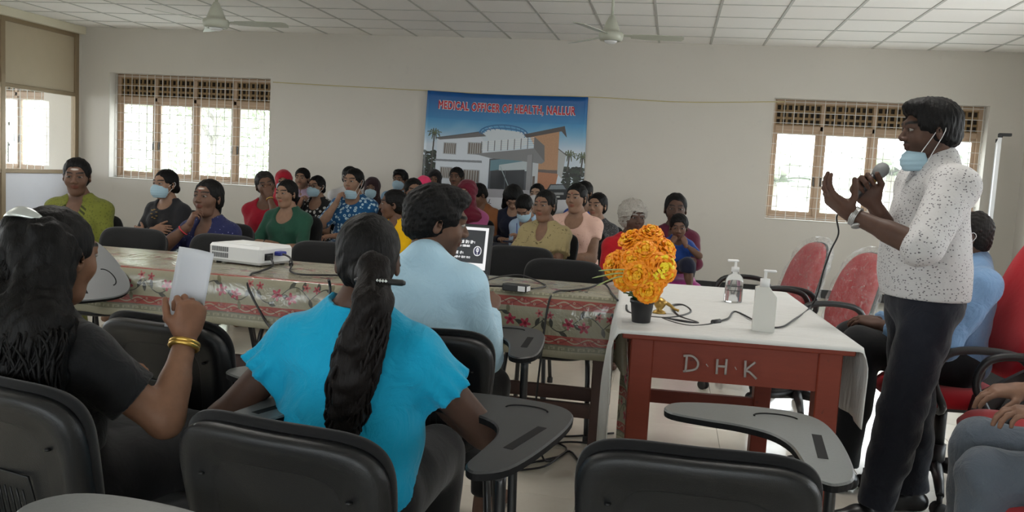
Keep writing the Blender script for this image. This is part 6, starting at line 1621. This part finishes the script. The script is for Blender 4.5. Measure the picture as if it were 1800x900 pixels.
    P('woman in dark grey top behind yellow dress woman', (-2.20, 7.119, 1.055), 8, hphi=28, hs=1.0, skin=MID, top=dict(mat='grey_brown', sleeve=.8), bottom=dict(kind='skirt', mat='black_cloth'), hair='pony')
    P('person in black hood at back below banner edge', (-2.74, 9.65, 1.13), 0, hphi=10, hs=.98, skin=MID, hair='hijab', hair_mat='hijab_black', top=dict(mat='black_cloth', sleeve=1.9), bottom=dict(kind='skirt', mat='black_cloth'))
    P('woman in bright pink hijab in front of black hood', (-2.66, 8.95, 1.065), 0, hphi=-10, hp=15, hs=.88, skin=TAN, hair='hijab', hair_mat='hijab_pink', top=dict(mat='grey_brown', sleeve=1.9), bottom=dict(kind='skirt', mat='black_cloth'))
    P('young man with short dark hair below banner picture', (-2.40, 9.35, 1.175), 0, hphi=-4, male=True, hs=.97, skin=BROWN, hair='short', top=dict(mat='grey_brown', sleeve=.8, neck='collar'), bottom=dict(kind='trousers', mat='navy_trousers'))
    P('woman in maroon hijab and white mask', (-1.799, 7.411, 1.06), -6, hphi=-6, hs=1.0, skin=FAIR, hair='hijab', hair_mat='maroon_hijab', mask=dict(mat='mask_white'), top=dict(mat='rose_kurta', sleeve=1.85), bottom=dict(kind='skirt', mat='rose_kurta'), hands=lap(.22, .26), extra=lambda c: strap(c))
    P('person in rust brown shirt leaning with face turned down', (-1.93, 8.45, 1.02), -20, hphi=-40, hp=30, hs=.95, skin=MID, male=True, hair='short', top=dict(mat='rust', sleeve=1.85), bottom=dict(kind='trousers', mat='navy_trousers'), hands=lap(.24, .25))
    P('woman in ink navy clothes with head bowed, hair falling forward', (-1.55, 8.35, 1.02), -5, hphi=10, hp=48, lean=.14, hs=1.0, skin=TAN, hair='loose', top=dict(mat='ink_navy', sleeve=1.85), bottom=dict(kind='skirt', mat='ink_navy'))
    P('woman with dark hair in olive looking over bowed heads', (-1.47, 9.35, 1.04), 0, hphi=-8, hs=1.02, skin=FAIR, hair='tied', mask=dict(mat='mask_white'), top=dict(mat='olive_cloth', sleeve=1.9), bottom=dict(kind='skirt', mat='olive_cloth'))
    P('person in pale blue clothes writing with masked head bowed', (-1.296, 7.55, .965), -22, hphi=-8, hp=50, lean=.20, hs=.94, skin=TAN, hair='tied', mask={}, top=dict(mat='pale_blue', sleeve=1.9, neck='round'), bottom=dict(kind='trousers', mat='ink_navy'), hands={'R': dict(w=(.0, .30, S+.27), f=(-.5, .7, -.3)), 'L': dict(w=(-.08, .30, S+.26))}, extra=lambda c: pen(c))
    P('woman in khaki ruffled blouse with folded arms', (-.934, 6.342, 1.035), -14, hphi=-20, hs=1.0, fat=1.15, skin=MID, marks=('bindi',), hair='tied', top=dict(mat='khaki_ruffle', sleeve=.62, neck='v', flare=.028, ruff=.010, puff=.012, wr=.007), bottom=dict(kind='skirt', mat='beige_print'), hands=crossed(.22), extra=lambda c: bangle(c, 1, 'gold', .12))
    P('large woman in peach dress with hands in her lap', (-.767, 6.95, 1.09), -12, hphi=-18, hs=1.02, fat=1.38, sc=1.03, skin=TAN, marks=('bindi',), hair='tied', top=dict(mat='peach_dress', sleeve=.38, neck='deep', sl_infl=.014), bottom=dict(kind='skirt', mat='peach_dress'), hands=lap(.21, .30, .05), extra=lambda c: (bangle(c, 1, 'gold', .1), bangle(c, -1, 'gold', .1)))
    P('person in royal blue shirt hidden behind the peach dress', (-.865, 8.45, 1.10), -5, hphi=-20, hs=1.05, skin=MID, hair='pony', top=dict(mat='royal_blue', sleeve=.9), bottom=dict(kind='skirt', mat='black_cloth'))
    P('woman in grey speckled jacket behind peach dress shoulder', (-.66, 7.75, 1.01), -10, hphi=-22, hs=1.02, skin=TAN, hair='tied', top=dict(mat='grey_speckle', sleeve=1.9, neck='v'), bottom=dict(kind='skirt', mat='black_cloth'))
    P('elderly woman with grey hair and red blouse behind marigolds', (-.256, 6.053, 1.0), 10, hphi=28, hs=.97, skin=DARK, hair='grey', hair_mat='hair_grey', marks=('ash',), top=dict(mat='red_blouse', sleeve=.75), bottom=dict(kind='skirt', mat='white_saree'))
    c = P('woman in maroon top holding toddler on her lap', (.032, 6.45, 1.065), 6, hphi=3, hs=1.03, skin=DARK, hair='tied', fat=1.08, top=dict(mat='maroon_top', sleeve=1.05, neck='v'), bottom=dict(kind='skirt', mat='magenta', name='skirt'), hands={'L': dict(w=(.03, .30, .74), f=(.9, .25, .25), n=(0, -1, .1), hint=(-1, -.3, -.5)), 'R': dict(w=(.12, .30, .68), f=(-.7, .6, .1), n=(-.6, -.6, 0))})
    person('toddler boy in blue shirt with hands at his mouth on a lap', (.063, 6.13, .952), 4, hphi=0, hp=8, lean=.0, sc=.56, hs=.78, neckl=.125, seat=.5, hip=(.06, 6.16, .69), skin=BROWN, hair='short', male=False, fat=1.05, hand_sc=.58,
           hands={'R': dict(w=(.045, .10, .845), f=(-.35, -.1, .9), n=(-.6, -.7, 0), hint=(.8, .2, -.6), pose='grip'), 'L': dict(w=(-.045, .10, .845), f=(.35, -.1, .9), n=(.6, -.7, 0), hint=(-.8, .2, -.6), pose='grip')},
           legs=(((-.06, 5.98, .70), (-.07, 5.95, .52), (-.07, 5.88, .49)), ((.14, 5.97, .71), (.17, 5.94, .53), (.18, 5.87, .50))), top=dict(mat='child_blue', sleeve=.7, infl=.007), bottom=dict(kind='trousers', mat='ink_navy', name='shorts', keep=lambda P: .655-P[:, 2]))
    build_foreground()

def motif(c):
    mb = MB(); T = c['T']
    for k in range(7):
        a = k*.9; p = T(.03+.025*math.cos(a), .118, .78+.09*math.sin(a)); mb.lathe([(.0, -.004), (.010, 0), (.0, .004)], 6, tuple(p), sx=1.3)
    mb.build('embroidery', MAT['brass'], c['root'])
def bangle(c, sx, mat, t=.12, name='bangle', r=.0042, w=1):
    E, W = c['arm'][sx]; d = unit(W-E); p = W-d*t*.23; e1 = unit(np.cross(d, A(.2, .3, .9))); e2 = np.cross(d, e1); R = (.0245+.0125*t*1.2)*c['am']+.004
    mb = MB()
    for q in range(w): mb.tube([tuple(p+d*.008*q+(e1*math.cos(a)+e2*math.sin(a))*R) for a in np.linspace(0, 2*math.pi, 18, endpoint=False)], r, 6, closed=True)
    return mb.build(name, MAT[mat], c['root'])
def necklace(c):
    mb = MB(); Nb = c['Nb']; Rt = c['Rt']
    pts = [Nb+Rt@(A(.062*math.sin(a), -.005+.085*math.cos(a)*.9, -.02-.055*max(0, math.cos(a)))*c['w']) for a in np.linspace(-2, 2, 16)]
    mb.tube([tuple(p) for p in pts], .0022, 5); mb.build('necklace', MAT['gold'], c['root'])
def strap(c):
    T = c['T']; mb = MB(); mb.tube(spline([tuple(T(.09, .10, .95)), tuple(T(.05, .175, .7)), tuple(T(-.02, .17, .4)), tuple(T(-.1, .13, .15))], 5), .007, 6); mb.build('bag_strap', MAT['white_shirt'], c['root'])
def pen(c):
    E, W = c['arm'][1]; d = unit(W-E); p = W+d*.07; R = c['Rw']; b = c['base']
    a = b+R@(p+A(.0, .01, -.03)); e = b+R@(p+A(.04, -.04, .09)); tag(MB().tube([tuple(a), tuple(e)], .004, 6).build('pen', MAT['plug_blue']), 'blue pen in the hand of person in pale blue writing', 'pen')
    q = b+R@A(-.04, .36, .665); Mx = Matrix.Translation(tuple(q)) @ Matrix.Rotation(math.atan2(R[1, 0], R[0, 0]), 4, 'Z')
    tag(MB().box(-.10, .10, -.07, .07, -.008, .006, M=Mx).build('notebook', MAT['ink_navy']), 'dark notebook on the lap of person in pale blue writing', 'notebook')

def build_foreground():
    # --- woman with ponytail, seen from behind
    def pony(c):
        L = c['loc']; hm = c['headmesh']
        g = [L(-.635, 1.775, 1.05), L(-.612, 1.715, .975), L(-.625, 1.70, .90), L(-.640, 1.70, .825), L(-.655, 1.71, .75), L(-.668, 1.72, .69), L(-.68, 1.73, .635)]
        V, Q = [], []
        add = [RC(a, b, r0, r1, .03) for (a, b, r0, r1) in zip(g[:-1], g[1:], (.034, .034, .038, .038, .032, .022), (.032, .038, .038, .032, .022, .010))]
        F, mn = field(add, .007, disp=wrinkle(77, .012, 60., (1, 1, .45))); v = surfnet(F, mn, .007)
        h = link('ponytail', np_mesh('ponytail', *v), MAT['hair_brown'], c['root'])
        strands(c, 'ponytail_locks', g, [(.018, .016), (.032, .026), (.046, .034), (.046, .036), (.040, .032), (.032, .026), (.02, .016)], 120, 'hair_brown', 5, .011, .0042, 22, 3.)
        mb = MB(); a, b = L(-.665, 1.752, 1.026), L(-.555, 1.765, 1.026); mb.tube(spline([tuple(a), tuple((a+b)/2+A(0, -.022, .004)), tuple(b)], 6), [.004]+[.007]*11+[.004], 8); k = mb.build('hair_clip', MAT['black_plastic'], c['root'])
        mb = MB()
        for i in range(8): p = (a+b)/2+A(-.022+.0065*i, -.0285, .006); mb.lathe([(.0, -.004), (.004, 0), (.0, .004)], 6, tuple(p))
        mb.build('clip_crystals', MAT['clip_silver'], k)
        mb = MB(); p = c['H']+c['Rh']@A(-.088, -.01, -.045); mb.tube(spline([tuple(p), tuple(p+A(.0, .01, -.02)), tuple(p+A(.004, .0, -.04))], 4), .0035, 6); mb.build('earring', MAT['black_plastic'], c['root'])
        mb = MB(); Nb = c['Nb']; mb.tube([tuple(Nb+A(.062*math.cos(t), -.01+.055*math.sin(t), .004+.01*math.sin(t))) for t in np.linspace(0, 6.28, 22, endpoint=False)], .0045, 6, closed=True); mb.build('red_necklace', MAT['red_thread'], c['root'])
    person('woman in turquoise blouse with long ponytail seen from behind', (-.697, 1.915, 1.047), 178, hphi=196, hp=8, lean=.10, fat=1.10, sc=1.0, hs=.93, skin=DARK, hres=.004, bres=.010, cres=.008, hair='tied', hair_mat='hair', seat=.44, sw=.146,
           hands={'R': dict(world=True, w=(-.60, 2.02, .745), hint=(1.0, -.22, -.55), f=(-.7, .7, 0), n=(0, 0, -1)), 'L': dict(world=True, w=(-.90, 2.00, .745), hint=(-.9, -.30, -1.0), f=(.7, .7, 0), n=(0, 0, -1))},
           top=dict(mat='turquoise', sleeve=.42, neck='round', infl=.013, flare=.013, ruff=.009, puff=.002, hem='lap', loose=1.02, wr=.007, wf=20., hemz=.50, sl_infl=.012), bottom=dict(kind='trousers', mat='black_cloth', res=.012), extra=pony)
    # --- woman with long loose hair, fanning herself with a sheet of paper
    def locks(c):
        H, Rh, L = c['H'], c['Rh'], c['loc']
        top_ = H+Rh@A(0, -.075, .02)
        g = [top_, H+Rh@A(-.01, -.115, -.10)+A(0, 0, 0), L(-1.34, 1.535, .90), L(-1.345, 1.525, .80), L(-1.335, 1.53, .72), L(-1.335, 1.54, .66)]
        add = [EL(g[0], A(.080, .055, .075), k=.03)]
        for a, b, r0, r1 in zip(g[:-1], g[1:], (.074, .085, .094, .090, .074), (.085, .094, .090, .074, .03)):
            for o in (-.080, 0, .080): add.append(RC(a+A(o*.7, .015, 0), b+A(o, .015, 0), r0*.62, r1*.62, .04))
        F, mn = field(add, .008, disp=wrinkle(41, .014, 55., (1, 1, .5))); v = surfnet(F, mn, .008)
        link('loose_hair', np_mesh('loose_hair', *v), MAT['hair'], c['root'])
        strands(c, 'wavy_locks', g, [(.088, .05), (.125, .060), (.155, .062), (.160, .062), (.150, .055), (.115, .04)], 420, 'hair', 9, .011, .0034, 24, 3.0)
        cx = H+Rh@A(-.004, -.104, .100); M = Matrix.Translation(tuple(cx)) @ Matrix.Rotation(.20, 4, 'Z') @ Matrix.Rotation(.72, 4, 'X')
        ruled('hair_clip', lambda u, w: tuple(M @ Vector((.046*(2*u-1), .014*(2*w-1)*max(.12, 1-(2*u-1)**2)**.5, -.017*(2*u-1)**2-.002*(2*w-1)**2))), 14, 5, 'clip_silver', c['root'], thick=.005)
        bangle(c, 1, 'gold', .10, r=.006, w=2)
    c30 = person('woman in black blouse with long loose wavy hair seen from behind', (-1.357, 1.70, 1.030), 164, hphi=171, hp=4, lean=.08, fat=1.18, sc=.98, hs=.93, skin=(.22, .11, .065), hres=.004, bres=.010, cres=.009, hair='tied', seat=.44, arml=.87,
           hands={'R': dict(world=True, w=(-1.095, 1.80, .850), hint=(.55, -.05, -1.0), f=(.15, .05, .98), n=(-.75, .6, 0.), pose='grip'), 'L': dict(w=(-.12, .25, .70))},
           top=dict(mat='black_blouse', sleeve=.62, neck='round', infl=.012, sl_infl=.014, puff=.006, flare=.008, wr=.006, wf=22.), bottom=dict(kind='skirt', mat='black_cloth'), extra=locks)[1]
    M = Matrix.Translation((-1.135, 1.875, .950)) @ Matrix.Rotation(.25, 4, 'Z') @ Matrix.Rotation(.16, 4, 'Y')
    tag(ruled('paper_sheet', lambda u, v: tuple(M @ Vector((-.042+.084*u, .012*math.sin(u*3.1), -.10+.20*v))), 8, 8, 'paper', thick=.0008), 'folded white paper sheet waved by the loose haired woman', 'paper')
    # --- man in pale blue shirt at the laptop
    person('man in pale blue shirt seen from behind beside the laptop', (-.762, 2.754, 1.095), 168, hphi=114, hp=8, lean=.10, male=True, fat=1.02, sc=.95, hs=1.0, sw=.165, skin=BROWN, hres=.004, bres=.010, cres=.009, hair='short_thick', seat=.44, marks=('stubble',),
           hands={'R': dict(w=(.10, .34, .78), hint=(.35, -.5, -.9)), 'L': dict(w=(-.10, .36, .78), hint=(-.4, -.5, -.9))}, top=dict(mat='shirt_blue', sleeve=1.9, neck='collar', infl=.014, sl_infl=.016, wr=.006, wf=20., loose=1.02), bottom=dict(kind='trousers', mat='black_cloth'))
    # --- standing speaker
    def speaker_extra(c):
        E, W = c['arm'][-1]; d = unit(W-E); e1 = unit(np.cross(d, A(.2, .3, .9))); e2 = np.cross(d, e1); p = W-d*.018
        mb = MB(); R = .0262*c['am']+.004
        for o in np.linspace(-.008, .008, 4): mb.tube([tuple(p+d*o+(e1*math.cos(a)+e2*math.sin(a))*R) for a in np.linspace(0, 6.28, 20, endpoint=False)], .0034, 6, closed=True)
        w = mb.build('watch_band', MAT['watch_steel'], c['root'])
        q = Vector(tuple(c['Rw'].T@unit(A(.1, -.45, -.85)))).to_track_quat('Z', 'Y'); pc = p+c['Rw'].T@unit(A(.1, -.45, -.85))*(R+.003)
        MB().lathe([(.0, -.004), (.019, -.004), (.020, .003), (.017, .005), (.0, .005)], 20, M=Matrix.Translation(tuple(pc)) @ q.to_matrix().to_4x4()).build('watch_case', MAT['watch_steel'], w)
        T = c['T']; mb = MB()
        hp = c['Hip']; mb.tube([tuple(hp+A(.150*math.cos(a), -.01+.118*math.sin(a), .028)) for a in np.linspace(0, 6.28, 30, endpoint=False)], .015, 8, closed=True); mb.build('belt', MAT['shoe_black'], c['root'])
    ax = unit(A(.46, .02, .86))
    sp = person('standing man in white speckled shirt speaking into a microphone', (.925, 3.45, 1.514), -84, hphi=-84, hp=4, lean=.02, male=True, fat=1.06, sc=1.02, hs=.98, skin=DARK, hres=.0035, bres=.010, cres=.008, hair='short_thick', mask=dict(chin=True), marks=('stubble',),
           hip=(.965, 3.46, .875), legs=(((.99, 3.56, .47), (1.035, 3.60, .085), (.90, 3.585, .035)), ((.905, 3.36, .47), (.845, 3.36, .085), (.71, 3.33, .035))), sw=.175, hand_sc=1.08,
           hands={'L': dict(world=True, w=(.635, 3.235, 1.195), hint=(.5, -.75, -.8), f=(-.80, -.05, .58), n=(.45, .35, .80), pose='cup', hres=.004, thumb=(.35, .55, .75)),
                  'R': dict(world=True, w=(.742, 3.39, 1.235), hint=(.6, .4, -1), f=(-.55, -.05, .72), n=(-.15, -.98, .1), pose='grip', hres=.004)},
           top=dict(mat='speckle_shirt', name='shirt', sleeve=1.06, neck='collar', infl=.018, sl_infl=.024, hem='lap', loose=1.14, wr=.007, wf=17., hemz=.895, drape=(lambda c: EL(c['Hip']+A(0, 0, .08), A(.172, .142, .16), k=.06),)),
           bottom=dict(kind='trousers', mat='navy_trousers', wide=.012, res=.009, wr=.007, shoes='shoe_black'), extra=speaker_extra)[1]
    W = sp['base']+sp['Rw']@sp['arm'][1][1]; f = unit(A(-.55, -.05, .72)); n = unit(A(-.15, -.98, .1)-f*(A(-.15, -.98, .1)@f)); g = W+f*.075+n*.030
    s = np.cross(f, n); ax = unit(s*.93+f*.25)
    q = Vector(tuple(ax)).to_track_quat('Z', 'Y').to_matrix().to_4x4(); r = empty('microphone', tuple(g), 0, 'grey headed handheld microphone in the standing speaker hand', 'microphone')
    MB().lathe([(.0, -.10), (.011, -.10), (.0125, -.09), (.0155, .03), (.0175, .06), (.0, .06)], 18, M=q).build('handle', MAT['office_black'], r)
    MB().lathe([(.0165, .034), (.0172, .034), (.0172, .046), (.0165, .046)], 18, M=q).build('ring', MAT['brass'], r)
    MB().lathe([(.0, .058), (.018, .058), (.025, .072), (.0265, .084), (.0265, .090), (.025, .098), (.018, .110), (.009, .115), (.0, .116)], 22, M=q).build('grille_head', MAT['mic_grey'], r)
    b = g-ax*.10
    cable('microphone cable hanging from the speaker hand to the table', [tuple(b), tuple(b-ax*.03+A(-.005, 0, -.01)), (.630, 3.40, 1.115), (.612, 3.42, 1.05), (.600, 3.47, .96), (.597, 3.54, .86), (.575, 3.56, .80), (.47, 3.22, .80), (.40, 3.02, .80), (.345, 3.03, .80), (.27, 3.30, .80), (.23, 3.12, .80), (.19, 3.03, .80)], .0033)
    # --- seated man with glasses behind the speaker
    person('seated man in blue shirt with mask and glasses in red chair', (1.235, 3.92, 1.112), -92, hphi=-96, lean=-.06, male=True, sc=1.0, hs=.97, skin=DARK, hair='balding', hair_mat='hair_soft', glasses=False, mask={}, seat=.47, hip=(1.235, 3.90, .58), hres=.0045,
           legs=(((.84, 4.0, .62), (.80, 4.0, .10), (.66, 3.99, .05)), ((.83, 3.78, .63), (.80, 3.76, .10), (.66, 3.74, .05))), hands={'L': dict(w=(-.13, .26, .72), hint=(-.6, -.6, -.5)), 'R': dict(w=(.12, .24, .70), hint=(.6, -.6, -.5))},
           top=dict(mat='mid_blue_shirt', name='shirt', sleeve=1.9, neck='collar', infl=.016, sl_infl=.022, wr=.008, wf=20.), bottom=dict(kind='trousers', mat='black_cloth', wide=.012, shoes='shoe_black'),
           extra=lambda c: spectacles(c))
    # --- person in grey jeans at the right edge
    person('person in grey jeans cut off by the right picture edge', (1.46, 2.50, 1.14), -88, lean=-.05, male=True, sc=1.0, skin=MID, hair='short', seat=.44, hip=(1.34, 2.50, .54), legs=(((.935, 2.63, .560), (.94, 2.63, .10), (.80, 2.63, .05)), ((.895, 2.44, .530), (.92, 2.44, .10), (.77, 2.44, .05))),
           hands={'R': dict(world=True, w=(1.07, 2.72, .72), hint=(.5, .6, -.4), f=(-.9, 0, -.1), n=(0, .1, -1)), 'L': dict(world=True, w=(1.03, 2.42, .715), hint=(.5, -.6, -.4), f=(-.95, .1, .1), n=(0, 0, -1), pose='cup')},
           top=dict(mat='white_shirt', sleeve=1.2, neck='collar'), bottom=dict(kind='trousers', mat='jeans_grey', wide=.015, wr=.008, shoes='shoe_black'))

def spectacles(c):
    mb = MB(); H, Rh, hs = c['H'], c['Rh'], c['hs']
    for sx in (1, -1):
        m0 = A(sx*.031, .104, .006); mb.tube([H+Rh@((m0+A(.022*math.cos(a), 0, .015*math.sin(a)))*hs) for a in np.linspace(0, 6.28, 14, endpoint=False)], .0018, 5, closed=True)
        mb.tube([H+Rh@(A(*p)*hs) for p in ((sx*.053, .100, .012), (sx*.076, .05, .014), (sx*.082, -.01, .016))], .0028, 6)
    mb.tube([H+Rh@(A(*p)*hs) for p in ((-.010, .105, .01), (.010, .105, .01))], .0018, 5); mb.build('glasses', MAT['watch_steel'], c['root'])
build_materials(); room_materials(); furn_materials(); prop_materials(); people_materials(); plain('mic_grey', (.22, .225, .23), .5, .4, bump=.5, bs=900)
EYE = make_eye(); EYE.materials.append(MAT['eye_white']); EYE.materials.append(MAT['iris'])
build_room(); build_outside(); build_tables(); build_chairs(); build_props(); build_people()
